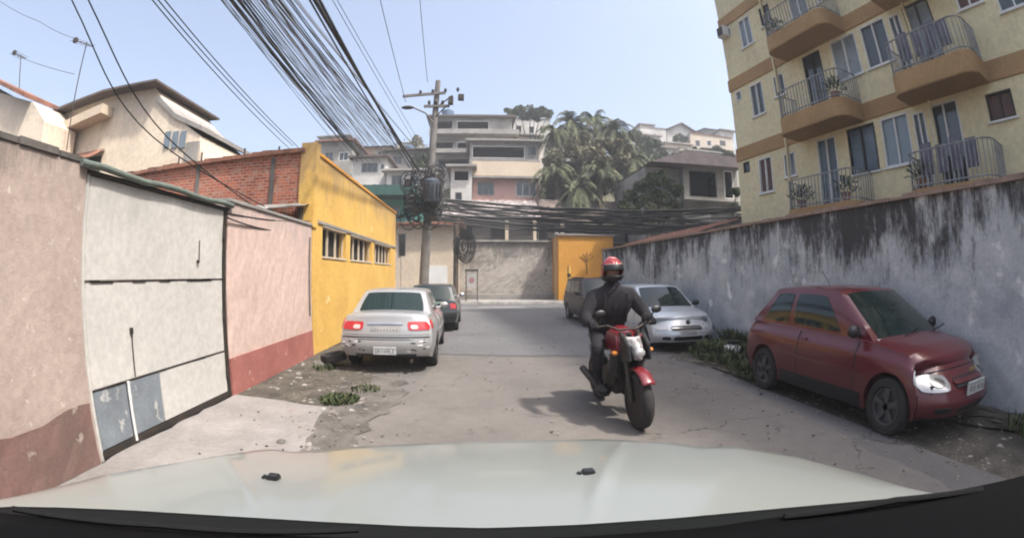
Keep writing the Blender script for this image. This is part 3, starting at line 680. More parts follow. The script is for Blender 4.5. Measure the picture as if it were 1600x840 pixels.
MB().box(-.22, .22, -.1, .1, 0, .6).build('base', mat('yellow kerb paint', (.62, .52, .06), (.4, .34, .08), 6, .8, .1, 30), t, bevel=.02)
MB().tube([(0, 0, .8), (0, 0, 1.0)], .095, 10).build('band', M['dark_metal'], t, smooth=60)
MB().tube([(0, 0, 1.3), (0, 0, 1.5)], .095, 10).build('band', M['dark_metal'], t, smooth=60)
# white post next to it
t = MB().box(-.1, .1, -.1, .1, 0, 4.3).build('wall_pillar', M['whitewall'], bevel=.01); t.location = (hx(870, 400, 25.6), 25.6, 0.12); tag(t, 'thin white pillar between the retaining wall and orange wall', 'pillar')

# small framed street sign / board at end of the lane
t = empty('notice_board', (hx(737, 440, 24.3), 24.3, .13), 0, 'small framed notice board on legs against the retaining wall', 'sign')
MB().box(-.33, -.28, -.03, .03, 0, 1.75).build('leg', M['dark_metal'], t); MB().box(.28, .33, -.03, .03, 0, 1.75).build('leg', M['dark_metal'], t)
MB().box(-.36, .36, -.05, .05, 1.62, 1.72).build('top_bar', M['dark_metal'], t)
MB().box(-.26, .26, -.015, .015, .75, 1.55).build('panel', M['whitewall'], t)
MB().lathe([(0, 0), (.16, 0), (.16, .01), (0, .01)], 16, Matrix.Translation((0, -.017, 1.15)) @ Matrix.Rotation(R(90), 4, 'X')).build('emblem', mat('faded pink emblem', (.45, .25, .28), None, 3, .8, 0), t)

# grey gabled house right, and tiled lean-to behind the stained wall
Yg = 24
t = house('grey_porch_house', Yg, hx(1068, 280, Yg), hx(1152, 280, Yg), 0, hzp(1110, 262, Yg), 6, 'greywall', 'grey house with white porch posts and dark openings beside apartment block',
      voids=[(1075, 264, 1122, 309), (1130, 266, 1147, 310)], wins=[], roof=None, slab=[(1066, 312, 1152, 318, .6, 'whitewall'), (1066, 330, 1110, 345, .1, 'whitewall')])
ox = t.location.x; za = hzp(1110, 262, Yg)
MB().prism([(hx(1010, 268, Yg) - ox, za - .1), (hx(1068, 250, Yg) - ox, hzp(1068, 240, Yg)), (hx(1152, 255, Yg) - ox, hzp(1152, 252, Yg)), (hx(1152, 262, Yg) - ox, za)], 'y', -.7, 6.2).build('roof', mat('mauve grey roof', (.21, .17, .18), (.13, .11, .11), 1.5, .9, .2, 10), t)
MB().box(hx(1012, 280, Yg) - ox, hx(1067, 280, Yg) - ox, .4, 6, 0, za - .15).build('side_wall', M['greywall'], t)
t = empty('tiled_lean_to', (7.4, 14, 0), 0, 'low reddish tiled roof running behind the stained wall', 'roof')
MB().grid(lambda u, v: (-1.6 + 2.2 * u, -2 + 7.5 * v, 2.66 + .62 * u + .035 * abs(math.sin(v * 11 / .2 * math.pi)) + random.uniform(-.01, .01)), 20, 220).build('roof_tiles', M['tile'], t)
MB().box(-1.6, -1.4, -3.9, 5.4, 0, 2.7).build('wall', M['concrete_dk'], t)


def tiled_roof(name, pxa, pxb, py_lo, py_hi, Ya, Yb, m, label, wallm='concrete_dk'):
    a, b_ = at(pxa, py_lo, Ya), at(pxb, py_lo, Ya); zh = hzp((pxa + pxb) / 2, py_hi, Yb); cx_ = (a.x + b_.x) / 2
    t = empty(name, (cx_, Ya, 0), 0, label, 'house'); w = b_.x - a.x; rn2 = random.Random(int(pxa))
    zl = (a.z + b_.z) / 2; n = int(w / .26) * 4
    MB().grid(lambda u, v: (-w / 2 + w * u, (Yb - Ya) * v, zl + (zh - zl) * v + .07 * abs(math.sin(u * w / .26 * math.pi / 2)) + .05 * ((v * 9) % 1) + rn2.uniform(-.02, .02)), n, 36).build('roof', M[m], t)
    MB().box(-w / 2 + .3, w / 2 - .3, .4, Yb - Ya, 3.4, zl - .1).build('wall', M[wallm], t)
    x = -w / 2 + .8
    while x < w / 2 - 1.2:
        MB().box(x, x + 1.1, .36, .40, zl - 1.3, zl - .35).build('window', M['void'], t); x += 2.3
    return t
M['tile_pale'] = mat('pale mottled fibre tiles', (.42, .37, .35), (.16, .13, .125), 3.0, .95, .5, 12, spots=((.10, .09, .09), 5, .58))
M['tile_brown'] = mat('dark mottled brown tiles', (.20, .155, .13), (.075, .06, .055), 3.0, .95, .5, 12, spots=((.35, .29, .26), 5, .64))
tiled_roof('tiled_house', 690, 846, 340, 314, 27.8, 30.5, 'tile_pale', 'long low house under pale mottled tiles in front of the salmon pink house')
tiled_roof('tiled_house', 850, 1064, 350, 316, 27.4, 30.2, 'tile_brown', 'long low house under dark brown tiles below the palms')
for (Y, xa, xb, yt, wm, rf, lab) in ((62, 1000, 1040, 200, 'whitewall', 'parapet', 'tiny white hilltop house left of the gabled one'), (52, 1040, 1078, 226, 'off', 'flat', 'cream house with flat roof stepped below the gabled hilltop house'),
     (66, 1000, 1020, 196, 'off', 'flat', 'tiny cream skyline house above left white hilltop house'), (63, 1100, 1126, 203, 'concrete', 'shed', 'small bare house right of the gabled hilltop house'),
     (48, 1062, 1090, 232, 'off', 'parapet', 'cream terrace house just above mauve roof'), (49, 1098, 1140, 236, 'concrete', 'flat', 'bare concrete house between mauve roof and wide cream hilltop house'),
     (60, 1126, 1146, 205, 'whitewall', 'flat', 'white skyline house touching the apartment block edge'), (41, 985, 1016, 262, 'off', 'shed', 'cream house low between the palms and mauve roof'),
     (44, 1020, 1062, 250, 'whitewall', 'parapet', 'whitish house peeping over the side of the grey porch house'), (57, 905, 945, 205, 'greywall', 'flat', 'grey skyline house behind top of the big tree'),
     (60, 500, 545, 214, 'concrete', 'flat', 'far concrete house on skyline above the yellow house'), (55, 620, 660, 224, 'whitewall', 'parapet', 'far whitish house on the skyline left of the pole'),
     (34, 560, 600, 290, 'concrete_dk', 'shed', 'dark shed behind the green awning'), (47, 800, 845, 214, 'off', 'flat', 'cream house stepped below the pale hill house')):
    wn2 = []; xx = xa + 6
    while xx < xb - 8: wn2.append((xx, yt + 8, xx + 7, yt + 17)); xx += 14
    house('hill_house', Y, hx(xa, yt, Y), hx(xb, yt, Y), 3, hzp((xa + xb) / 2, yt, Y), 5, wm, lab, 'house', 'houses on the hillside', wins=wn2, roof=rf, roofm='roofdark' if Y % 2 else 'concrete')
# ------------------------------------------------------------------ vegetation
def leaf_cloud(mb, lobes, n, size, seed, droop=0):
    rn = random.Random(seed)
    for _ in range(n):
        c_, r_ = rn.choice(lobes)
        while True:
            d = Vector((rn.uniform(-1, 1), rn.uniform(-1, 1), rn.uniform(-1, 1)))
            if .35 < d.length < 1: break
        if rn.random() < .7: d = d.normalized() * rn.uniform(.75, 1.08)
        p = Vector(c_) + Vector((d.x * r_[0], d.y * r_[1], d.z * r_[2]))
        a = Vector((rn.gauss(0, 1), rn.gauss(0, 1), rn.gauss(0, .6) - droop)).normalized(); b_ = a.cross(Vector((rn.gauss(0, 1), rn.gauss(0, 1), rn.gauss(0, 1)))).normalized()
        s = size * rn.uniform(.5, 1.3); nrm = a.cross(b_) * s * .25
        mb.add([p - a * s, p + b_ * s * .45 + nrm, p + a * s, p - b_ * s * .45 + nrm], [(0, 1, 2, 3)])
def tree(name, x, y, z, h, lobes, n, size, m, label, seed=1, group=None, cat='tree'):
    t = empty(name, (x, y, z), 0, label, cat, group)
    tr = MB(); rn = random.Random(seed)
    tr.tube([(0, 0, -.5), (.08, 0, h * .3), (-.05, .05, h * .6)], [.03 * h, .024 * h, .015 * h], 8)
    for c_, r_ in lobes[:6]:
        if c_[2] < h * .5: continue
        tr.tube([(0, 0, h * .45), tuple(Vector(c_) * .6 + Vector((0, 0, h * .2))), tuple(c_)], [.014 * h, .01 * h, .004 * h], 5)
    tr.build('trunk', M['bark'], t, smooth=60)
    cr_ = MB(); leaf_cloud(cr_, lobes + [((c_[0] + rn.uniform(-1, 1) * r_[0], c_[1] + rn.uniform(-1, 1) * r_[1], c_[2] + rn.uniform(-.7, .9) * r_[2]), tuple(q * rn.uniform(.3, .55) for q in r_)) for c_, r_ in lobes for _ in range(2)], int(n * 1.25), size * .85, seed); cr_.build('crown', M[m], t)
    return t
def lobes_from_px(pxs, Y, root, dr=1.0):
    out = []
    for (px_, py_, rpx) in pxs:
        p = at(px_, py_, Y + random.uniform(-1.5, 1.5)); r = rpx / 700 * Y
        out.append(((p.x - root[0], p.y - root[1], p.z - root[2]), (r, r * dr, r * .85)))
    return out
rt = (hx(905, 300, 33), 33, 5.0)
tree('broad_tree', *rt, 9, lobes_from_px([(870, 245, 15), (893, 225, 13), (915, 222, 14), (942, 224, 13), (960, 232, 14), (880, 270, 20), (915, 250, 24), (945, 258, 20), (868, 300, 16), (905, 295, 22), (940, 292, 18), (972, 250, 14), (862, 258, 14), (858, 285, 13), (900, 240, 16), (930, 240, 16), (965, 280, 14), (980, 232, 8)], 33, rt), 15000, .22, 'leaf2', 'big broad olive green tree in the middle of the hillside', 3, 'hillside trees')
rt = (hx(828, 190, 47), 47, 11)
tree('hilltop_tree', *rt, 6, lobes_from_px([(800, 178, 9), (812, 172, 9), (828, 173, 10), (845, 174, 9), (856, 178, 8), (836, 180, 9), (818, 180, 9)], 47, rt), 2600, .3, 'leaf', 'flat topped dark tree on the skyline above the pale hill house', 5, 'hillside trees')
rt = (hx(1025, 300, 23), 23, 0)
tree('bushy_tree', *rt, 5, lobes_from_px([(1000, 292, 13), (1014, 284, 12), (1030, 280, 14), (1046, 288, 12), (1058, 300, 11), (985, 306, 12), (1000, 315, 13), (1020, 304, 15), (1038, 312, 14), (1054, 322, 12), (975, 322, 12), (992, 332, 11), (1020, 328, 13), (1040, 334, 11)], 23, rt), 11000, .11, 'leaf', 'dark green bushy tree left of the grey porch house', 6, 'hillside trees')
rt = (hx(985, 215, 46), 46, 9)
tree('round_tree', *rt, 6, lobes_from_px([(972, 215, 12), (992, 212, 12), (1010, 222, 12), (1000, 235, 13), (1025, 225, 9), (980, 235, 12)], 46, rt), 3200, .28, 'leaf', 'round dark tree beside white hilltop houses', 8, 'hillside trees')
rt = (hx(775, 215, 43), 43, 9)
tree('small_tree', *rt, 5, lobes_from_px([(775, 204, 11), (792, 206, 11), (785, 196, 8), (800, 212, 8)], 43, rt), 1800, .26, 'leaf2', 'small tree growing beside the tall concrete block', 9, 'hillside trees')
rt = (hx(650, 250, 37), 37, 6)
tree('leafy_tree', *rt, 5, lobes_from_px([(655, 258, 9), (662, 272, 10), (650, 285, 10), (668, 250, 7)], 37, rt), 1800, .2, 'leaf', 'dark leafy tree directly behind the utility pole', 11, 'hillside trees')
rt = (hx(1140, 300, 22), 22, 2)
tree('thin_tree', *rt, 4, lobes_from_px([(1150, 300, 9), (1146, 325, 10), (1152, 345, 10)], 22, rt), 1300, .13, 'leaf', 'thin dark tree squeezed against edge of apartment block', 12, 'hillside trees')
for i in range(14):
    Yx = random.uniform(40, 66); pxx = random.choice([random.uniform(1075, 1145), random.uniform(510, 660), random.uniform(930, 1070)])
    xx = hx(pxx, 240, Yx); zz = hz(xx, Yx); rr_ = random.uniform(1.0, 1.7)
    tree('hillside_tree', xx, Yx, zz, 3.5, [((0, 0, 3.2), (rr_, rr_, rr_ * .8)), ((rr_ * .7, 0, 2.6), (rr_ * .7,) * 3), ((-rr_ * .8, .2, 2.7), (rr_ * .7,) * 3)], 700, .27, random.choice(['leaf', 'leaf2']), 'small dark tree among the hillside houses', 20 + i, 'small trees among hillside houses')
for k, (px_, py_, Y_) in enumerate(((1010, 232, 47), (1032, 236, 46), (1056, 244, 42), (1085, 236, 46), (1120, 232, 47), (1000, 250, 40), (1062, 214, 57), (1138, 240, 40), (1025, 262, 36), (600, 262, 40), (530, 228, 42), (655, 245, 42))):
    p = at(px_, py_, Y_); r_ = 7.5 / 700 * Y_
    tree('hillside_tree', p.x, Y_, p.z - 3, 3.5, [((0, 0, 3), (r_ * 1.3, r_, r_ * .8)), ((r_ * .9, 0, 2.7), (r_ * .8,) * 3), ((-r_, .2, 2.6), (r_ * .8,) * 3)], 900, .2, 'leaf', 'small dark tree among the hillside houses', 60 + k, 'small trees among hillside houses')
# palm in the middle
M['palm'] = leafmat('palm fronds', (.03, .042, .02), (.062, .072, .036), (.12, .12, .065))
def palm(x, y, z, h, label, n=22, L_=2.6, seed=0):
    rn = random.Random(seed); t = empty('palm_tree', (x, y, z), 0, label, 'palm tree', 'hillside palms')
    tb = MB(); tb.tube([(0, 0, -.3), (.1, 0, h * .5), (.05, 0, h)], [.2, .16, .14], 8); tb.build('trunk', M['bark'], t, smooth=60)
    fb = MB()
    for i in range(n):
        a = 2 * math.pi * i / n + rn.uniform(-.2, .2); el = rn.uniform(-.5, 1.1); prev = None; LL = L_ * rn.uniform(.8, 1.1)
        for k in range(9):
            s = k / 8; r_ = LL * s * math.cos(el) * (1 - .15 * s); zz = h + LL * (s * math.sin(el) - .75 * s * s)
            p = Vector((r_ * math.cos(a) + .05, r_ * math.sin(a), zz))
            if prev is not None:
                side = Vector((-math.sin(a), math.cos(a), 0)); wl_ = .42 * math.sin(math.pi * min(1, s * .9 + .1)) + .05
                for sg in (-1, 1):
                    q = p + side * sg * wl_ + Vector((0, 0, -.22))
                    fb.add([prev, (prev + p) / 2, q], [(0, 1, 2)]); fb.add([(prev + p) / 2, p, q + (p - prev) * .5], [(0, 1, 2)])
            prev = p
    fb.build('crown', M['palm'], t); return t
p = at(935, 265, 30); palm(p.x, 30, 4, p.z - 4.2, 'feathery palm in front of the big broad tree', seed=2)
p = at(868, 262, 31); palm(p.x, 31, 4, p.z - 4.2, 'brownish palm right next to the pink house', seed=4)
p = at(905, 285, 29.5); palm(p.x, 29.5, 4, p.z - 4.2, 'lower palm between the brownish palm and feathery palm', seed=9)
for (px_, py_, Y_, L__, sd_, lab) in ((893, 190, 35, 3.0, 21, 'tallest palm on the skyline left of the big tree top'), (928, 186, 36, 3.0, 22, 'tall palm on the skyline above the big broad tree'), (958, 200, 35, 2.8, 23, 'tall palm right of the big broad tree'), (868, 205, 34, 2.6, 24, 'tall palm above the brownish palm'), (985, 245, 33, 2.4, 25, 'palm between big broad tree and white houses'), (1000, 275, 29, 2.2, 26, 'low palm left of the grey porch house')):
    p = at(px_, py_, Y_); palm(p.x, Y_, 5, p.z - 5, lab, n=26, L_=L__, seed=sd_)
# weeds
def weed(x, y, z, r, n, h, label, m='weed', seed=0, group='weeds along the verges'):
    rn = random.Random(seed); mb = MB()
    for _ in range(n):
        a = rn.uniform(0, 6.28); d = r * math.sqrt(rn.random()); px_, py_ = d * math.cos(a), d * math.sin(a); hh = h * rn.uniform(.3, 1); b_ = rn.uniform(0, 6.28); w = .006 + .010 * rn.random()
        tip = Vector((px_ + math.cos(b_) * hh * .6, py_ + math.sin(b_) * hh * .6, hh)); s = Vector((-math.sin(b_) * w, math.cos(b_) * w, 0)); base = Vector((px_, py_, 0)); mid = base.lerp(tip, .5) + Vector((0, 0, hh * .18))
        mb.add([base - s * .6, base + s * .6, mid + s, mid - s, tip], [(0, 1, 2, 3), (3, 2, 4)])
    o = mb.build('weed_clump', M[m]); o.location = (x, y, z); return tag(o, label, 'weeds', group)
weed(-1.75, 5.35, .01, .26, 700, .07, 'green weed tuft in the broken verge beside the pale ramp', seed=1)
weed(-1.55, 5.95, .01, .22, 160, .05, 'thin weed tuft behind the silver sedan in the broken verge', seed=2)
weed(-2.6, 7.2, .01, .2, 120, .10, 'dry weed tuft at foot of the rose red wall base', seed=3)
for i, (x_, y_, r_, n_, h_) in enumerate([(4.55, 7.3, .35, 420, .28), (5.0, 6.6, .35, 420, .38), (4.35, 6.6, .3, 300, .16), (5.15, 7.6, .25, 300, .42), (5.2, 5.9, .3, 260, .35), (4.2, 7.6, .25, 240, .14), (4.7, 6.0, .3, 260, .2), (4.2, 6.0, .35, 420, .14), (4.15, 7.0, .35, 420, .13), (4.5, 7.7, .35, 420, .25), (5.25, 6.9, .25, 380, .5), (5.25, 8.2, .25, 380, .42), (4.05, 5.5, .3, 300, .1), (5.2, 9.4, .25, 300, .4)]):
    weed(x_, y_, .09, r_, n_, h_, 'ragged weed clump on right verge between silver car and red car', seed=10 + i, group='weeds on the right verge')
weed(5.1, 1.5, .09, .35, 200, .2, 'weed clump near the wall in front of the red car', seed=30)
weed(4.9, 16, .09, .5, 200, .4, 'tall weeds by the far end of the stained wall', seed=31)
# rubble
def rock(x, y, z, s, label, m='concrete', seed=0, group='rubble lumps'):
    rn = random.Random(seed); bm = bmesh.new(); bmesh.ops.create_icosphere(bm, subdivisions=2, radius=s)
    for v in bm.verts: v.co *= rn.uniform(.8, 1.15); v.co.z *= .6
    me = bpy.data.meshes.new('rubble'); bm.to_mesh(me); bm.free(); o = link_mesh('rubble_lump', me, M[m]); o.location = (x, y, z + s * .3); o.rotation_euler.z = rn.uniform(0, 6); return tag(o, label, 'rubble', group)
for i in range(16): rock(random.uniform(3.8, 4.9), random.uniform(5.2, 7.9), .05, random.uniform(.02, .06), 'broken concrete lump in the weeds of right verge', 'ramp' if i % 3 == 0 else 'concrete', i, 'rubble in the right verge')
for i in range(18): rock(random.uniform(-2.1, -1.45), random.uniform(3.7, 6.4), .0, random.uniform(.02, .06), 'small stone in the broken road edge beside ramp', 'concrete_dk' if i % 2 else 'concrete', 50 + i, 'stones along the broken road edge')
for i in range(9): rock(random.uniform(-3.1, -2.6), random.uniform(5.4, 8.4), .0, random.uniform(.02, .06), 'small stone at foot of the rose red wall base', 'concrete', 90 + i, 'stones at foot of pink wall')
t = empty('rubbish_bag', (4.62, 7.15, .08), 0, 'pale half open rubbish sack slumped on the right verge', 'bag')
rn = random.Random(4)
bm = bmesh.new(); bmesh.ops.create_icosphere(bm, subdivisions=3, radius=.15)
for v in bm.verts:
    v.co.z = v.co.z * .75 + .12; k = 1 + .12 * math.sin(v.co.x * 31 + v.co.z * 22) * rn.uniform(.4, 1); v.co.x *= k * 1.2; v.co.y *= k
me = bpy.data.meshes.new('sack'); bm.to_mesh(me); bm.free(); link_mesh('sack', me, M['white'], t, 180)
MB().lathe([(.0, .0), (.1, .02), (.13, .07), (.06, .03), (0, .03)], 10, Matrix.Translation((.02, 0, .22))).build('opening', M['void'], t)
# dark tyre-like rubbish by the sedan
t = empty('old_tyre', (-2.62, 7.75, .0), 0, 'old dark tyre lying by the foot of the wall beside silver sedan', 'tyre')
tt = MB(); tt.lathe([(.19, -.07), (.24, -.09), (.29, -.08), (.30, 0), (.29, .08), (.24, .09), (.19, .07), (.19, -.07)], 28, Matrix.Translation((0, 0, .27)) @ Matrix.Rotation(R(8), 4, 'Y'), 'x'); tt.build('tread', M['rubber'], t, smooth=50); t.scale = (.8,) * 3; t.rotation_euler = (0, R(74), R(20)); t.location = (-2.72, 7.45, .10)
rock(-2.75, 7.35, 0, .13, 'dark lump of rubbish beside the old tyre', 'concrete_dk', 7)

# thin air
hzb = MB(); hzb.box(-95, 110, -12, 96, -1.2, 33)
hm_ = bpy.data.materials.new('hazy air'); hm_.use_nodes = True; nt = hm_.node_tree
for n_ in list(nt.nodes):
    if n_.type == 'BSDF_PRINCIPLED': nt.nodes.remove(n_)
vp = nt.nodes.new('ShaderNodeVolumePrincipled'); vp.inputs['Color'].default_value = (.92, .94, .97, 1); vp.inputs['Density'].default_value = .0030; vp.inputs['Anisotropy'].default_value = .3
nt.links.new(vp.outputs[0], nt.nodes['Material Output'].inputs['Volume'])
tag(hzb.build('haze', hm_), kind='stuff')
# ------------------------------------------------------------------ cars
def interp(xs, ys, x):
    if x <= xs[0]: return ys[0]
    for i in range(len(xs) - 1):
        if x <= xs[i + 1]:
            t = (x - xs[i]) / (xs[i + 1] - xs[i]); t2 = t * t * (3 - 2 * t); t = .5 * t + .5 * t2
            return ys[i] + (ys[i + 1] - ys[i]) * t
    return ys[-1]
def paint(name, c, rough=.32, dust=.25, metal=.15, dcol=(.23, .20, .175), coat=.6):
    m = bpy.data.materials.new(name); m.use_nodes = True; N = m.node_tree.nodes; L = m.node_tree.links; b = N['Principled BSDF']
    tc = N.new('ShaderNodeTexCoord'); n = N.new('ShaderNodeTexNoise'); n.inputs['Scale'].default_value = 3; n.inputs['Detail'].default_value = 8; L.new(tc.outputs['Object'], n.inputs[0])
    sp = N.new('ShaderNodeSeparateXYZ'); L.new(tc.outputs['Object'], sp.inputs[0])
    mr = N.new('ShaderNodeMapRange'); L.new(sp.outputs['Z'], mr.inputs[0]); mr.inputs['From Min'].default_value = .75; mr.inputs['From Max'].default_value = .2; mr.inputs['To Min'].default_value = .12; mr.inputs['To Max'].default_value = 1
    mu = N.new('ShaderNodeMath'); mu.operation = 'MULTIPLY'; L.new(mr.outputs[0], mu.inputs[0]); L.new(n.outputs['Fac'], mu.inputs[1])
    m2 = N.new('ShaderNodeMath'); m2.operation = 'MULTIPLY'; L.new(mu.outputs[0], m2.inputs[0]); m2.inputs[1].default_value = dust * 2
    mx = N.new('ShaderNodeMix'); mx.data_type = 'RGBA'; L.new(m2.outputs[0], mx.inputs[0]); mx.inputs[6].default_value = (*c, 1); mx.inputs[7].default_value = (*dcol, 1)
    L.new(mx.outputs[2], b.inputs['Base Color']); b.inputs['Metallic'].default_value = metal
    mr2 = N.new('ShaderNodeMapRange'); L.new(m2.outputs[0], mr2.inputs[0]); mr2.inputs['To Min'].default_value = rough; mr2.inputs['To Max'].default_value = .8; L.new(mr2.outputs[0], b.inputs['Roughness'])
    b.inputs['Coat Weight'].default_value = coat; b.inputs['Coat Roughness'].default_value = .08
    return m
M['lens_red'] = flat('red lamp lens', (.42, .02, .025), .15, 0, .5)
M['lens_pale'] = flat('pale pink lamp lens', (.70, .45, .42), .15, 0, .5)
M['lens_clear'] = flat('clear headlamp lens', (.47, .46, .44), .12, .3, .6)
M['lamp_inner'] = flat('headlamp reflector bowl', (.22, .22, .23), .18, .8, .3)
M['plate'] = mat('grey number plate', (.50, .50, .49), (.42, .42, .41), 8, .5, 0, obj=True)
M['plate_ink'] = flat('plate characters', (.06, .06, .065), .6)
M['chrome'] = flat('chrome', (.62, .62, .62), .2, .9)
M['arch'] = flat('wheel arch lining', (.02, .019, .018), .9)

def Sb(P, a, b, c): return Vector(P['fn'](a, b, c))
def make_body_fn(p):
    L, W = p['L'], p['W']
    def fn(a, b, c):
        Lh = L / 2; pf = abs(b) ** p.get('pw', 9)
        bow = (p['bowf'] if b > 0 else p['bowr']) * abs(a) ** 3
        prof = p['pf'] if b > 0 else p['pr']
        ins = interp([-1, -.4, .2, 1], prof, c)
        y = b * Lh - math.copysign(1, b) * (bow + ins) * pf
        wtap = 1 - (p['tapf'] if b > 0 else p['tapr']) * abs(b) ** 4
        wc = interp([-1, -.5, 0, .45, 1], [.93, .985, 1.0, .985, p.get('shoulder', .90)], c)
        x = a * W / 2 * wtap * wc
        zt = interp(p['zb'], p['zt'], b); zbm = interp([-1, -.8, .8, 1], [p['gc'] + .07, p['gc'], p['gc'], p['gc'] + .03], b)
        z = zbm + (zt - zbm) * (c + 1) / 2
        if c > .8: z += .035 * (1 - a * a) - .03 * abs(a) ** 8
        return (x, y, z)
    return fn
def shell(name, fn, u0, u1, v0, v1, nu, nv, off, m, parent, th=.012, rnd=0.0, smooth=40):
    """raised panel that follows surface fn(u,v); closed thin shell"""
    cen = (u0 + u1) / 2, (v0 + v1) / 2; hu, hv = (u1 - u0) / 2, (v1 - v0) / 2
    def uv(i, j):
        s, t = 2 * i / nu - 1, 2 * j / nv - 1
        s2 = s * math.sqrt(1 - rnd * t * t / 2); t2 = t * math.sqrt(1 - rnd * s * s / 2)
        return cen[0] + hu * s2, cen[1] + hv * t2
    e = 1e-3; O = Vector((0, 0, fn.zc)) if hasattr(fn, 'zc') else Vector((0, 0, .6))
    outv, inv = [], []
    for i in range(nu + 1):
        for j in range(nv + 1):
            u, v = uv(i, j); p0 = Vector(fn(u, v)); du = Vector(fn(u + e, v)) - Vector(fn(u - e, v)); dv = Vector(fn(u, v + e)) - Vector(fn(u, v - e))
            n = du.cross(dv)
            if n.length < 1e-12: n = p0 - O
            n.normalize()
            ref = p0 - Vector((0, p0.y * .6, .55))
            if n.dot(ref) < 0: n = -n
            outv.append(p0 + n * off); inv.append(p0 + n * (off - th))
    nn = nv + 1; q = len(outv)
    fs = [(i * nn + j, (i + 1) * nn + j, (i + 1) * nn + j + 1, i * nn + j + 1) for i in range(nu) for j in range(nv)]
    fs += [tuple(q + k for k in f[::-1]) for f in fs]
    bd = [(i * nn) for i in range(nu + 1)] + [nu * nn + j for j in range(1, nv + 1)] + [i * nn + nv for i in range(nu - 1, -1, -1)] + [j for j in range(nv - 1, 0, -1)]
    fs += [(bd[k], bd[(k + 1) % len(bd)], bd[(k + 1) % len(bd)] + q, bd[k] + q) for k in range(len(bd))]
    mb = MB(); mb.add(outv + inv, fs); return mb.build(name, m, parent, smooth=smooth)

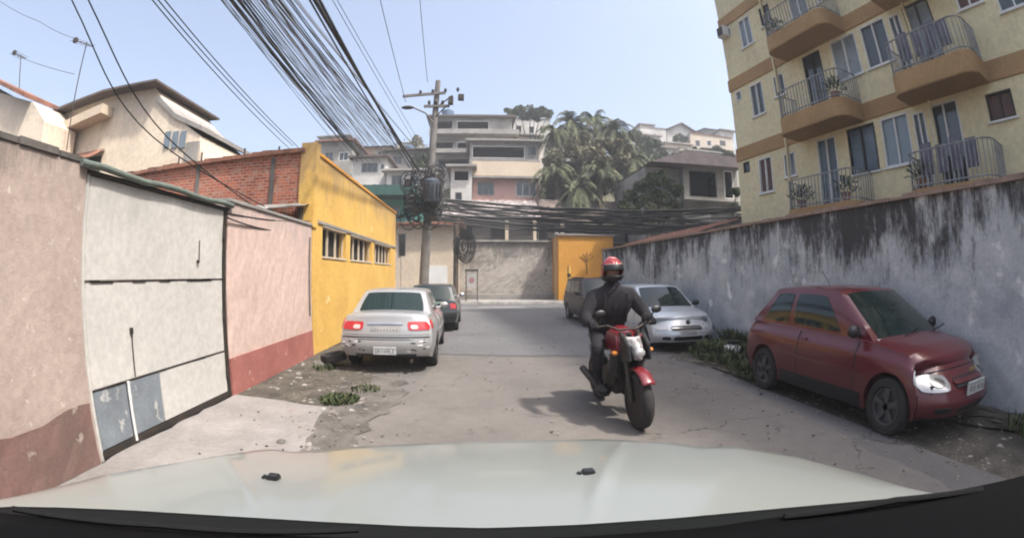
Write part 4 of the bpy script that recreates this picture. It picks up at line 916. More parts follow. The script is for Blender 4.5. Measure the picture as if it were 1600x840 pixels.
def car(name, p, loc, rz, label):
    t = empty(name, loc, rz, label, 'car'); t.scale = (p.get('sc', 1), p.get('sc', 1) * p.get('scy', 1), p.get('sc', 1))
    fn = p['fn'] = make_body_fn(p); L, W = p['L'], p['W']; pm = p['paint']
    # lower body as deformed box
    NA, NB_, NC = 10, 44, 12
    bs = [math.copysign(1 - (1 - abs(s)) ** 1.6, s) if s else 0 for s in [2 * i / NB_ - 1 for i in range(NB_ + 1)]]
    idx = {}; vs = []; fs = []
    def vid(i, j, k):
        key = (i, j, k)
        if key not in idx: idx[key] = len(vs); vs.append(fn(2 * i / NA - 1, bs[j], 2 * k / NC - 1))
        return idx[key]
    for i in range(NA):
        for j in range(NB_):
            for k in (0, NC): fs.append((vid(i, j, k), vid(i + 1, j, k), vid(i + 1, j + 1, k), vid(i, j + 1, k)))
    for j in range(NB_):
        for k in range(NC):
            for i in (0, NA): fs.append((vid(i, j, k), vid(i, j + 1, k), vid(i, j + 1, k + 1), vid(i, j, k + 1)))
    for i in range(NA):
        for k in range(NC):
            for j in (0, NB_): fs.append((vid(i, j, k), vid(i + 1, j, k), vid(i + 1, j, k + 1), vid(i, j, k + 1)))
    me = bpy.data.meshes.new('body'); me.from_pydata(vs, [], fs); bm = bmesh.new(); bm.from_mesh(me); bmesh.ops.recalc_face_normals(bm, faces=bm.faces); bm.to_mesh(me); bm.free()
    tmp = bpy.data.objects.new('tmp', me); col.objects.link(tmp)
    cuts = []
    wr_ = p['wr']
    for sy in (p['yf'], p['yr']):
        for sx in (-1, 1):
            mbc = MB(); mbc.lathe([(wr_ * 1.17, -.20), (wr_ * 1.17, .25)], 32, Matrix.Translation((sx * (W / 2 - .05), sy, wr_ + .01)), 'x')
            c_ = mbc.build('cut', None); md = tmp.modifiers.new('b', 'BOOLEAN'); md.operation = 'DIFFERENCE'; md.object = c_; md.solver = 'EXACT'; cuts.append(c_)
    dg = bpy.context.evaluated_depsgraph_get(); dg.update()
    me2 = bpy.data.meshes.new_from_object(tmp.evaluated_get(dg))
    bpy.data.objects.remove(tmp)
    for c_ in cuts: bpy.data.objects.remove(c_)
    me2.materials.clear()
    body = link_mesh('body', me2, pm, t, 38)
    al = MB(); al.box(-W / 2 + .2, W / 2 - .2, p['yr'] - .5, p['yf'] + .5, p['gc'] + .03, .55); al.build('underbody', M['arch'], t)
    # cabin
    wb = W / 2 * p.get('shoulder', .90) - .015; wr2 = p['wroof']; zr = p['zroof']
    ybf, ytf, ytr, ybr = p['cab']
    def zbelt(u): return interp([-1, 1], [p['beltr'], p['beltf']], 1 - 2 * u) - .03
    def arch(u): return .03 * math.sin(math.pi * u)
    def side(s):
        def f(u, v):
            v = max(v, -.03); v2 = max(v, 0) ** .92
            x = wb + (wr2 - wb) * v2 + .035 * math.sin(math.pi * v) * max(0, math.sin(math.pi * min(max(u, 0), 1))) ** .5 if 0 < u < 1 else wb + (wr2 - wb) * v2
            yb_ = ybf + (ybr - ybf) * u; yt_ = ytf + (ytr - ytf) * u
            zb_ = zbelt(u); return (s * x, yb_ + (yt_ - yb_) * v, zb_ + (zr + arch(u) - zb_) * v)
        return f
    def front(a, v):
        x = a * (wb + (wr2 - wb) * max(v, 0) ** .92); yy = ybf + (ytf - ybf) * v + p.get('bow', .13) * (1 - a * a) * (1 - .5 * v); z = zbelt(0) + (zr - zbelt(0)) * v + .03 * math.sin(math.pi * v) * (1 - a * a) + .03 * v * (1 - a ** 4)
        return (x, yy, z)
    def rear(a, v):
        x = a * (wb + (wr2 - wb) * max(v, 0) ** .92); yy = ybr + (ytr - ybr) * v - p.get('bowb', .08) * (1 - a * a) * (1 - .5 * v); z = zbelt(1) + (zr - zbelt(1)) * v + .03 * v * (1 - a ** 4)
        return (x, yy, z)
    def roof(a, u):
        return (a * wr2, ytf + (ytr - ytf) * u + (p.get('bow', .13) * .5 * (1 - a * a) * (1 - u)) - (p.get('bowb', .08) * .5 * (1 - a * a) * u), zr + arch(u) + .03 * (1 - a ** 4))
    cb_ = MB(); S = 14
    cb_.grid(lambda u, v: side(1)(u, v), S, 8); cb_.grid(lambda u, v: side(-1)(u, v), S, 8)
    cb_.grid(lambda u, v: front(2 * u - 1, v), 12, 8); cb_.grid(lambda u, v: rear(2 * u - 1, v), 12, 8); cb_.grid(lambda u, v: roof(2 * u - 1, v), 12, S)
    cb_.build('cabin', pm, t, 50, weld=True)
    ws = shell('windscreen', front, -.90, .90, .06, .93, 12, 8, .008, M['carglass'], t, rnd=.12)
    shell('rear_window', rear, -.86, .86, .14, .90, 12, 8, .008, M['carglass'], t, rnd=.15)
    for s in (-1, 1):
        for (u0, u1) in p['win']:
            shell('side_window', side(s), u0, u1, .10, .86, 8, 6, .006, M['carglass'], t, rnd=.16)
        # door line and handle
        for dl in p['doors']:
            shell('door_seam', lambda b_, c_, s=s: fn(s, b_, c_), dl - .004, dl + .004, -.75, .95, 1, 10, .003, M['black'], t, .006)
        for hb in p['handles']:
            shell('door_handle', lambda b_, c_, s=s: fn(s, b_, c_), hb - .035, hb + .035, .60, .68, 4, 2, .022, p.get('hm', M['black']), t, .03)
        shell('side_trim', lambda b_, c_, s=s: fn(s, b_, c_), p['yr'] / L * 2 + .2, p['yf'] / L * 2 - .2, .0, .1, 14, 2, .012, M['black'] if p.get('trim') else pm, t, .02)
        if p.get('sill'): shell('sill', lambda b_, c_, s=s: fn(s, b_, c_), p['yr'] / L * 2 + .22, p['yf'] / L * 2 - .22, -.99, -.55, 14, 2, .010, M['black'], t, .02)  # black strip along the bottom of the body side
        # mirror
        mm = MB(); mm.ball((s * (wb + .13), ybf - .22, p['beltf'] + .08), (.10, .06, .07), 12); mm.tube([(s * (wb - .02), ybf - .25, p['beltf'] + .02), (s * (wb + .08), ybf - .22, p['beltf'] + .05)], .025, 6)
        mo = mm.build('door_mirror', p.get('mm', M['black']), t, 60)
    for i, (x_, dy) in enumerate(((-.35, .0), (.3, .0))):
        wy = ybf + .09
        MB().tube([(x_, wy + .04, p['beltf'] + .035), (x_ - .45, wy - .08, p['beltf'] + .075)], .009, 5).build('wiper', M['black'], t)
    # wheels
    for sy in (p['yf'], p['yr']):
        for sx in (-1, 1):
            T = Matrix.Translation((sx * (W / 2 - .115), sy, wr_)); h = .095
            wb_ = MB(); wb_.lathe([(wr_ * .66, -h * .8), (wr_ * .72, -h), (wr_ * .93, -h), (wr_, -h * .75), (wr_ * 1.005, 0), (wr_, h * .75), (wr_ * .93, h), (wr_ * .72, h), (wr_ * .66, h * .8), (wr_ * .66, -h * .8)], 36, T, 'x')
            wo = wb_.build('wheel', M['rubber'], t, smooth=45)
            rb = MB(); rb.lathe([(wr_ * .66, -sx * h * .7), (wr_ * .66, sx * h * .75), (wr_ * .60, sx * h * .72), (wr_ * .57, sx * h * .35), (0.0, sx * h * .30)], 30, T, 'x')
            for k in range(p.get('spokes', 5)):
                an = 2 * math.pi * k / p.get('spokes', 5)
                rb.box(-.012, .012, -.03, .03, .0, wr_ * .60, T @ Matrix.Translation((sx * h * .62, 0, 0)) @ Matrix.Rotation(an, 4, 'X'))
            rb.lathe([(.0, sx * h * .72), (.05, sx * h * .70), (.06, sx * h * .4)], 14, T, 'x')
            rb.build('rim', p.get('rimm', M['rim']), wo, smooth=40)
    F_ = lambda a, c: fn(a, 1, c); B_ = lambda a, c: fn(a, -1, c)
    Fs = lambda s: (lambda b_, c_: fn(s, b_, c_))
    return t, fn, F_, B_, Fs, dict(front=front, rear=rear, side=side)
def plate(parent, x, y, z, facing, tilt=0, seed=1, w=.40, h=.13):
    rn = random.Random(seed); T = Matrix.Translation((x, y, z)) @ Matrix.Rotation(0 if facing < 0 else math.pi, 4, 'Z') @ Matrix.Rotation(R(tilt), 4, 'X')
    o = MB().box(-w / 2, w / 2, -.012, .01, -h / 2, h / 2, T).build('number_plate', M['plate'], parent, bevel=.004)
    q = MB(); q.box(-w / 2 + .012, w / 2 - .012, -.0145, -.0125, h / 2 - .028, h / 2 - .022, T)
    sc_ = w / .40; T = T @ Matrix.Diagonal((sc_, 1, min(1, h / .13), 1)); xx = -.2 + .035
    for k in range(7):
        ww = .034
        for r_ in ((0, .007, -.04, .02), (ww - .007, ww, -.04, .02)):
            if rn.random() < .8: q.box(xx + r_[0], xx + r_[1], -.0145, -.0125, r_[2], r_[3], T)
        for zz in (-.04, -.014, .013):
            if rn.random() < .6: q.box(xx + .007, xx + ww - .007, -.0145, -.0125, zz, zz + .007, T)
        xx += ww + .014 + (.012 if k == 2 else 0)
    q.build('plate_characters', M['plate_ink'], o); return o

silver = paint('silver car paint', (.35, .345, .34), .36, .22, .35)
silver2 = paint('cool silver car paint', (.46, .48, .50), .34, .2, .35)
redp = paint('dark red car paint', (.10, .008, .013), .30, .22, .12, dcol=(.07, .045, .05))
darkp = paint('dark green black car paint', (.018, .026, .027), .22, .15, .2)
maroon = paint('greyish maroon car paint', (.028, .018, .022), .45, .12, .0, dcol=(.06, .05, .05), coat=.08)

# silver sedan, rear towards us
S_ = dict(sc=.93, L=4.35, W=1.72, gc=.24, bowf=.20, bowr=.12, pf=[.06, 0, .02, .16], pr=[.05, 0, .03, .10], tapf=.09, tapr=.06, paint=silver,
          zb=[-1, -.93, -.62, -.45, .38, .52, .85, 1], zt=[.97, 1.02, 1.03, .97, .94, .93, .80, .66], shoulder=.90, yf=1.33, yr=-1.27, wr=.305,
          wroof=.60, zroof=1.38, cab=(.98, .30, -.95, -1.50), beltf=.93, beltr=1.0, win=[(.22, .50), (.54, .80)], doors=[.38, -.06, -.42], handles=[.02, -.38], mm=silver, hm=silver)
t, fn, FF, BB, SS, _ = car('silver_sedan', S_, (-1.52, 9.0, 0), R(1.5), 'silver sedan parked by the yellow house, seen from behind with a scuffed rear bumper')
for s in (-1, 1):
    a0, a1 = (.50, .97) if s > 0 else (-.97, -.50)
    o = shell('tail_light', BB, a0, a1, .36, .80, 8, 5, .012, M['lens_red'], t, .03, .35)
    b0, b1 = (.56, .72) if s > 0 else (-.72, -.56)
    shell('reversing_lens', BB, b0, b1, .42, .64, 5, 4, .018, M['lens_pale'], o, .02, .6)
    shell('lamp_wrap', SS(s), -.995, -.90, .38, .78, 5, 5, .008, M['lens_red'], o, .02, .25)
shell('boot_seam', BB, -.94, .94, .13, .145, 16, 1, .004, M['black'], t, .01)
shell('boot_trim', BB, -.40, .40, .66, .73, 10, 1, .02, M['chrome'], t, .03)
shell('plate_recess', BB, -.34, .34, .30, .60, 8, 3, .003, mat('shaded silver recess', (.33, .32, .31), None, 4, .5, 0, obj=True), t, .01)
q = MB()
for k in range(9): q.box(-.25 + k * .055, -.22 + k * .055, fn(0, -1, .45)[1] - .012, fn(0, -1, .45)[1], .73, .78)
q.build('badge', M['chrome'], t)
bm_ = shell('rear_bumper', BB, -.99, .99, -.82, .10, 22, 6, .035, silver, t, .06, .06)
shell('bumper_strip', BB, -.93, .93, -.02, .035, 20, 1, .042, M['black'], bm_, .02)
shell('bumper_strip', BB, -.60, .60, -.13, -.10, 14, 1, .040, M['black'], bm_, .02)
plate(t, 0, fn(0, -1, -.4)[1] - .045, .42, -1, 0, 3)
for s in (-1, 1):
    for k in range(12):
        u = s * random.uniform(.45, .93); v = random.uniform(-.7, -.1); w_ = random.uniform(.02, .07); shell('scuff_mark', BB, u - w_, u + w_, v - .03, v + .03, 2, 1, .0375, M['black'] if k % 2 else M['white'], bm_, .004, .6)
MB().tube([(.45, -2.0, .24), (.45, -2.2, .235)], .028, 10).build('exhaust_pipe', M['dark_metal'], t)
shell('valance', BB, -.70, .70, -1.0, -.83, 10, 1, .02, M['black'], t, .03)

# dark hatchback ahead of it
H_ = dict(sc=.95, L=3.7, W=1.58, gc=.24, bowf=.18, bowr=.08, pf=[.05, 0, .03, .14], pr=[.04, 0, .03, .06], tapf=.08, tapr=.04, paint=darkp,
          zb=[-1, -.6, .35, .5, .85, 1], zt=[.92, .93, .92, .90, .78, .66], shoulder=.91, yf=1.12, yr=-1.15, wr=.28, wroof=.56, zroof=1.33, cab=(.78, .15, -1.35, -1.68), beltf=.91, beltr=.92,
          win=[(.2, .58), (.63, .88)], doors=[.30, -.22], handles=[-.18], mm=M['chrome'])
t, fn, FF, BB, SS, _ = car('dark_hatchback', H_, (-1.27, 13.9, 0), R(.5), 'small dark hatchback seen from behind, parked just ahead of the silver sedan')
for s in (-1, 1):
    a0, a1 = (.74, .97) if s > 0 else (-.97, -.74); shell('tail_light', BB, a0, a1, .25, .75, 4, 5, .01, M['lens_red'], t, .03, .2)
shell('rear_bumper', BB, -.99, .99, -.8, -.1, 16, 4, .03, M['black'], t, .05, .05)
shell('hatch_trim', BB, -.6, .6, .78, .84, 8, 1, .012, mat('pale green reflective trim', (.35, .5, .42), None, 5, .3, 0, obj=True), t, .02)
plate(t, 0, fn(0, -1, .1)[1] - .02, .62, -1, 0, 5)
MB().box(-.3, .3, -2.02, -1.99, .9, .93).build('handle_bar', M['black'], t)

# cool silver hatch facing us, right side
G_ = dict(sc=.95, L=3.85, W=1.62, gc=.2, bowf=.26, bowr=.1, pf=[.06, 0, .03, .22], pr=[.04, 0, .03, .06], tapf=.10, tapr=.05, paint=silver2,
          zb=[-1, -.6, .30, .45, .75, .93, 1], zt=[.92, .94, .92, .91, .83, .74, .66], shoulder=.90, yf=1.18, yr=-1.2, wr=.29, wroof=.57, zroof=1.36, cab=(.86, .10, -1.35, -1.72), beltf=.91, beltr=.93,
          win=[(.22, .55), (.59, .86)], doors=[.34, -.18], handles=[-.12], mm=M['black'])
t, fn, FF, BB, SS, _ = car('silver_hatchback', G_, (4.2, 10.0, 0), R(180), 'silver hatchback facing the camera, parked at stained wall behind the motorcycle')
for s in (-1, 1):
    a0, a1 = (.60, .96) if s > 0 else (-.96, -.60); o = shell('headlight', FF, a0, a1, .22, .74, 7, 5, .012, M['lens_clear'], t, .03, .5)
    shell('lamp_wrap', SS(s), .92, .995, .26, .70, 4, 5, .008, M['lens_clear'], o, .02, .3)
    b0, b1 = (.55, .78) if s > 0 else (-.78, -.55); shell('fog_lamp', FF, b0, b1, -.62, -.38, 4, 3, .04, M['black'], t, .02, .6)
gr = shell('grille', FF, -.52, .52, .18, .58, 12, 4, .010, M['black'], t, .02, .3)
shell('grille_bar', FF, -.50, .50, .36, .42, 12, 1, .022, M['chrome'], gr, .02)
MB().lathe([(0, 0), (.055, 0), (.055, .012), (0, .016)], 16, Matrix.Translation((0, fn(0, 1, .4)[1] + .025, .66)) @ Matrix.Rotation(R(-90), 4, 'X')).build('badge', M['chrome'], gr)
bo = shell('front_bumper', FF, -.99, .99, -.85, .08, 20, 6, .035, silver2, t, .06, .05)
shell('air_intake', FF, -.48, .48, -.68, -.38, 12, 2, .040, M['black'], bo, .02, .3)
shell('bumper_strip', FF, -.95, .95, -.14, -.08, 16, 1, .042, M['chrome'], bo, .02)
plate(t, 0, fn(0, 1, -.25)[1] + .05, .43, 1, 0, 8)

# greyish maroon estate behind the rider
V_ = dict(sc=.97, L=4.1, W=1.62, gc=.26, bowf=.16, bowr=.06, pf=[.05, 0, .02, .12], pr=[.04, 0, .02, .04], tapf=.06, tapr=.03, paint=maroon,
          zb=[-1, -.6, .35, .5, .85, 1], zt=[.97, .97, .96, .95, .88, .78], shoulder=.93, yf=1.25, yr=-1.25, wr=.29, wroof=.64, zroof=1.46, cab=(.95, .42, -1.85, -2.0), beltf=.95, beltr=.97,
          win=[(.14, .36), (.39, .60), (.63, .92)], doors=[.42, .0, -.35], handles=[.06, -.3], mm=M['black'])
t, fn, FF, BB, SS, _ = car('maroon_estate', V_, (3.98, 14.5, 0), R(180), 'greyish maroon estate car half hidden behind the motorcycle rider')
for s in (-1, 1):
    a0, a1 = (.62, .94) if s > 0 else (-.94, -.62); shell('headlight', FF, a0, a1, .25, .68, 4, 4, .012, M['lens_clear'], t, .03, .2)
shell('grille', FF, -.56, .56, .28, .62, 8, 3, .01, M['black'], t, .02, .1)
shell('front_bumper', FF, -.99, .99, -.75, .0, 16, 4, .03, M['black'], t, .05, .05)
for s in (-1, 1): MB().tube([(s * .56, .3, 1.52), (s * .56, -1.7, 1.52)], .02, 6).build('roof_rail', M['black'], t)
plate(t, 0, fn(0, 1, -.3)[1] + .04, .42, 1, 0, 9)

# red hatchback, near right
C_ = dict(rimm=flat('shaded wheel trim', (.09, .09, .095), .5, .4), scy=.94, sill=1, L=3.75, W=1.64, gc=.2, bowf=.30, bowr=.12, pf=[.07, 0, .04, .26], pr=[.04, 0, .03, .08], tapf=.09, tapr=.07, paint=redp,  # rim colour darkened to imitate the shade on the wheels
          zb=[-1, -.6, .28, .42, .72, .90, 1], zt=[.94, .96, .93, .92, .86, .77, .68], shoulder=.89, yf=1.17, yr=-1.22, wr=.29, wroof=.56, zroof=1.38, cab=(.86, .10, -1.22, -1.66), beltf=.91, beltr=.96,
          win=[(.20, .60), (.65, .90)], doors=[.34, -.24], handles=[-.18], mm=M['black'], hm=redp, pw=8)
t, fn, FF, BB, SS, ff = car('red_hatchback', C_, (4.66, 3.98, 0), R(180), 'dark red two door hatchback parked half on the verge, nearest car on the right')
for s in (-1, 1):
    a0, a1 = (.52, .97) if s > 0 else (-.97, -.52); o = shell('headlight', FF, a0, a1, .16, .76, 9, 7, .014, M['lens_clear'], t, .03, .55)
    shell('lamp_wrap', SS(s), .875, .99, .24, .74, 6, 6, .010, M['lens_clear'], o, .02, .5)
    b0, b1 = (.56, .80) if s > 0 else (-.80, -.56); shell('fog_lamp', FF, b0, b1, -.66, -.42, 4, 3, .038, M['black'], t, .02, .5)
    a0, a1 = (.80, .97) if s > 0 else (-.97, -.80); shell('tail_light', BB, a0, a1, .2, .9, 4, 6, .01, M['lens_red'], t, .03, .3)
for s in (-1, 1):
    a0, a1 = (.60, .80) if s > 0 else (-.80, -.60); shell('headlamp_bowl', FF, a0, a1, .30, .62, 6, 6, .024, M['lamp_inner'], t, .02, 1.0)
shell('bonnet_seam', FF, -.96, .96, .80, .825, 16, 1, .004, M['black'], t, .01)
gr = shell('grille', FF, -.42, .42, .22, .60, 12, 5, .010, M['black'], t, .02, .35)
shell('grille_bar', FF, -.44, .44, .34, .50, 12, 2, .028, redp, gr, .02, .3)
eb = MB(); eb.box(-.07, .07, -.005, .012, -.018, .018, Matrix.Translation((0, fn(0, 1, .42)[1] + .034, .665))); eb.build('badge', mat('gold badge', (.5, .38, .15), None, 5, .3, 0, metal=.7, obj=True), gr, bevel=.006)
bo = shell('front_bumper', FF, -.99, .99, -.88, .06, 20, 7, .032, redp, t, .06, .05)
shell('air_intake', FF, -.45, .45, -.74, -.46, 12, 2, .036, M['black'], bo, .02, .3)
plate(t, 0, fn(0, 1, -.12)[1] + .045, .50, 1, 0, 12)
shell('cowl_panel', ff['front'], -.93, .93, -.02, .055, 12, 1, .012, mat('pale dusty cowl', (.46, .42, .40), None, 8, .7, 0, obj=True), t, .02)
MB().tube([(-.2, -.9, 1.43), (-.22, -1.1, 1.62)], .006, 5).build('aerial', M['black'], t)

# ------------------------------------------------------------------ the car we sit in: bonnet, washer jets, wiper cowl, dashboard
OC = empty('white_car', (0, 0, 0), 0, 'white bonnet, black washer jets and dark dashboard of the car carrying the camera', 'car')
fpx = [(-160, 800), (0, 781), (80, 762), (160, 742), (300, 718), (430, 698), (500, 704), (560, 697), (680, 691), (800, 688), (940, 685), (1040, 690), (1095, 698), (1150, 697), (1250, 714), (1350, 741), (1430, 765), (1500, 788)]
rpx = [(-200, 830), (0, 789), (100, 791), (200, 795), (350, 804), (500, 813), (640, 820), (760, 823), (900, 818), (1050, 808), (1200, 794), (1300, 785), (1400, 776), (1480, 768), (1520, 800)]
def lerp_px(L_, x):
    for (x0, y0), (x1, y1) in zip(L_[:-1], L_[1:]):
        if x <= x1: return y0 + (y1 - y0) * (x - x0) / (x1 - x0)
    return L_[-1][1]
def ocz(x): return 1.0 - .07 * ((x - 700) / 750) ** 2
hb = MB(); NU, NV = 240, 14; xs_ = [-140 + (1600) * i / NU for i in range(NU + 1)]
def hoodpt(u, v):
    x = -140 + 1600 * u; yf_, yr_ = lerp_px(fpx, x), lerp_px(rpx, x)
    A = onz(x, yf_, ocz(x)); B = onz(x, yr_ + 14, ocz(x) + .075)
    if v < 0: return (A.x * 1.0, A.y + .02 + .05 * (-v), A.z + .35 * v)
    p = A.lerp(B, v); p.z += .018 * math.sin(math.pi * v) - .012 * math.exp(-((u - .37) / .02) ** 2) * (1 - v) + .010 * math.sin(math.pi * v) * (math.exp(-((u - .30 - .04 * v) / .008) ** 2) + math.exp(-((u - .70 + .04 * v) / .008) ** 2))
    return tuple(p)
hb.grid(lambda u, v: hoodpt(u, v * 1.25 - .25), NU, NV + 6)
hood_paint = paint('white car bonnet paint', (.195, .205, .19), .28, .12, .0, dcol=(.16, .17, .155))
ho = hb.build('bonnet', hood_paint, OC, smooth=60)
sm = ho.modifiers.new('thick', 'SOLIDIFY'); sm.thickness = .012; sm.offset = -1
for (px_, py_) in ((428, 751), (919, 743)):
    p = onz(px_, py_, ocz(px_) + .05)
    j = MB(); j.box(-.018, .018, -.016, .016, -.03, .020).box(-.034, -.02, -.012, .008, -.01, .016); jo = j.build('washer_jet', M['black'], OC, bevel=.004); jo.location = p
cwl = MB()
def cw(u, v):
    x = -200 + 1900 * u; y0_ = lerp_px(rpx, min(x, 1500)) if x < 1480 else 768 - (x - 1480) * .2
    A = onz(x, y0_ + 1, ocz(min(x, 1450)) + .078); B = onz(x, y0_ + 34, 1.13)
    return tuple(A.lerp(B, v))
cwl.grid(cw, 60, 4); co = cwl.build('wiper_cowl', darkplastic('dark cowl plastic', (.009, .010, .010)), OC, smooth=60)
co.modifiers.new('thick', 'SOLIDIFY').thickness = .01
dsh = MB()
dpx = [(-250, 770), (0, 800), (120, 812), (300, 828), (500, 838), (700, 842), (900, 838), (1100, 824), (1240, 803), (1350, 788), (1480, 768), (1560, 752), (1620, 737), (1760, 700)]
def dh(u, v):
    x = -250 + 2000 * u; A = onz(x, lerp_px(dpx, x), 1.16)
    B = Vector((A.x * .75, -.15, 1.24)); p = A.lerp(B, v); p.z += .02 * math.sin(v * math.pi)
    return tuple(p)
dsh.grid(dh, 60, 8); do = dsh.build('dashboard', darkplastic('shade dark dashboard', (.0025, .0025, .003)), OC, smooth=60)  # near black: shade of the car roof, which is not built, put into the colour
do.modifiers.new('thick', 'SOLIDIFY').thickness = .01
# wiper
p0, p1 = onz(1225, 806, 1.17), onz(1535, 764, 1.17)
MB().tube([p0, p0.lerp(p1, .5) + Vector((0, 0, .012)), p1], .007, 6).build('wiper', darkplastic('wiper rubber', (.012, .012, .012)), OC, smooth=60)
p0, p1 = onz(20, 794, 1.17), onz(560, 826, 1.17)
MB().tube([p0, p0.lerp(p1, .5) + Vector((0, 0, .012)), p1], .006, 6).build('wiper', darkplastic('wiper rubber', (.012, .012, .012)), OC, smooth=60)
# ------------------------------------------------------------------ motorcycle and rider
MR = R(183); ML = (1.615, 4.86, 0)
mc = empty('motorcycle', ML, MR, 'red and black motorcycle with white headlight cowl riding towards the camera', 'motorcycle')
mc.rotation_euler = (0, R(3), MR)
mred = paint('red motorcycle plastic', (.15, .008, .014), .3, .1, .0)
def mwheel(y, r, w, parent):
    T = Matrix.Translation((0, y, r)); mb = MB()
    mb.lathe([(r * .74, -w * .45), (r * .86, -w * .5), (r * .96, -w * .36), (r, 0), (r * .96, w * .36), (r * .86, w * .5), (r * .74, w * .45), (r * .74, -w * .45)], 40, T, 'x')
    wo = mb.build('wheel', M['rubber'], parent, smooth=50)
    rb = MB(); rb.lathe([(r * .74, -w * .42), (r * .68, -w * .3), (r * .68, w * .3), (r * .74, w * .42)], 32, T, 'x')
    for k in range(5): rb.box(-.014, .014, -.02, .02, .03, r * .70, T @ Matrix.Rotation(2 * math.pi * k / 5, 4, 'X'))
    rb.lathe([(0, -.05), (.045, -.05), (.045, .05), (0, .05)], 14, T, 'x'); rb.lathe([(.05, .045), (.12, .045), (.12, .05), (.05, .05)], 20, T, 'x')
    rb.build('rim', M['dark_metal'], wo, smooth=40); return wo
mwheel(.64, .30, .125, mc); mwheel(-.64, .31, .14, mc)
for s in (-1, 1):
    MB().tube([(s * .085, .64, .30), (s * .09, .56, .55)], .03, 10).tube([(s * .09, .56, .55), (s * .095, .40, 1.0)], .022, 10).build('fork', M['dark_metal'], mc, smooth=60)
fd = MB(); fd.grid(lambda u, v: ((v - .5) * .14, .64 + (.345 + .012 * math.sin(v * math.pi)) * math.cos(R(42 + 85 * u)), .30 + (.345 + .02 * math.sin(v * math.pi)) * math.sin(R(42 + 85 * u))), 16, 6)
fo = fd.build('front_fender', mred, mc, smooth=60); fo.modifiers.new('th', 'SOLIDIFY').thickness = .012
hl = MB(); hl.grid(lambda u, v: ((u - .5) * (.17 - .07 * (1 - v)) * (1 + .1 * math.sin(v * 3)), .60 + .10 * math.cos((u - .5) * 2.6) - .16 * v * v, .74 + .22 * v), 12, 10)
ho = hl.build('headlight_cowl', mat('white motorcycle cowl', (.48, .45, .44), (.10, .09, .09), 14, .35, 0, obj=True), mc, smooth=60); ho.modifiers.new('th', 'SOLIDIFY').thickness = .02
MB().ball((0, .67, .81), (.06, .03, .05), 16).build('headlight', M['lens_clear'], mc, smooth=60)
for s in (-1, 1):
    MB().prism([(.70, .74), (.66, .90), (.52, 1.0), (.40, .86), (.48, .70)], 'x', s * .10, s * .125).build('cowl_side', M['black'], mc, bevel=.01)
    MB().prism([(.40, .98), (.10, 1.0), (-.06, .82), (.20, .74), (.46, .80)], 'x', s * .09, s * .15).build('tank_shroud', mred, mc, bevel=.02)
    MB().prism([(.44, .78), (.18, .72), (.02, .60), (.08, .48), (.36, .50)], 'x', s * .08, s * .14).build('side_panel', M['black'], mc, bevel=.02)
    MB().ball((s * .20, .48, .80), (.035, .05, .025), 10).build('indicator', mat('orange indicator', (.7, .25, .04), None, 5, .3, 0, obj=True), mc, smooth=60)
    m_ = MB(); m_.tube([(s * .24, .34, 1.06), (s * .29, .40, 1.18)], .008, 6); m_.ball((s * .32, .41, 1.21), (.065, .02, .04), 12); m_.build('mirror', M['black'], mc, smooth=60)
    MB().tube([(s * .13, -.02, .33), (s * .24, -.02, .33)], .018, 8).build('footpeg', M['dark_metal'], mc)
    MB().tube([(s * .10, -.64, .31), (s * .10, -.1, .40)], .028, 8).build('swing_arm', M['dark_metal'], mc)
    MB().tube([(s * .12, -.55, .36), (s * .12, -.38, .72)], .035, 10).build('shock_absorber', M['dark_metal'], mc)
MB().ball((0, .16, .90), (.145, .27, .14), 16).build('fuel_tank', mred, mc, smooth=60)
MB().prism([(-.02, .84), (-.30, .80), (-.74, .88), (-.76, .82), (-.34, .70), (-.02, .74)], 'x', -.13, .13).build('seat', M['black'], mc, bevel=.03)
en = MB(); en.box(-.13, .13, -.12, .28, .30, .56); en.box(-.09, .09, .05, .26, .54, .74)
for k in range(5): en.box(-.12, .12, .03, .28, .57 + k * .03, .58 + k * .03)
en.build('engine', M['dark_metal'], mc, bevel=.01)
MB().tube([(0, .40, .98), (0, .30, .60)], .03, 8).tube([(0, .40, .92), (0, -.1, .80), (0, -.6, .76)], .025, 8).tube([(0, .34, .58), (0, .26, .28), (0, -.2, .28)], .022, 8).build('frame', M['dark_metal'], mc)
MB().tube([(-.36, .24, 1.05), (-.22, .34, 1.07), (-.1, .38, 1.02), (.1, .38, 1.02), (.22, .34, 1.07), (.36, .24, 1.05)], .012, 8).build('handlebar', M['dark_metal'], mc, smooth=60)
ex = MB(); ex.tube([(.12, .28, .45), (.15, .10, .26), (.17, -.3, .28), (.18, -.8, .38)], [.02, .022, .04, .045], 10); ex.build('exhaust', M['dark_metal'], mc, smooth=60)
plate(mc, 0, -.80, .62, -1, 10, 21, .18, .14)
MB().box(-.06, .06, -.80, -.77, .74, .79).build('tail_light', M['lens_red'], mc, bevel=.008)

def skin(name, joints, edges, mats_, parent, sub=2, root=0):
    me = bpy.data.meshes.new(name); me.from_pydata([j[0] for j in joints], edges, [])
    o = bpy.data.objects.new('tmp', me); col.objects.link(o)
    md = o.modifiers.new('s', 'SKIN'); md.use_smooth_shade = True
    for i, j in enumerate(joints):
        r_ = j[1]; me.skin_vertices[0].data[i].radius = (r_, r_) if not isinstance(r_, tuple) else r_
        me.skin_vertices[0].data[i].use_root = (i == root)
    ss = o.modifiers.new('u', 'SUBSURF'); ss.levels = sub; ss.render_levels = sub
    dg = bpy.context.evaluated_depsgraph_get(); dg.update(); m2 = bpy.data.meshes.new_from_object(o.evaluated_get(dg)); bpy.data.objects.remove(o)
    m2.materials.clear(); return link_mesh(name, m2, mats_, parent, 180)
cloth = mat('black riding clothes', (.010, .009, .012), (.020, .016, .021), 9, .9, 1.0, 11, obj=True)
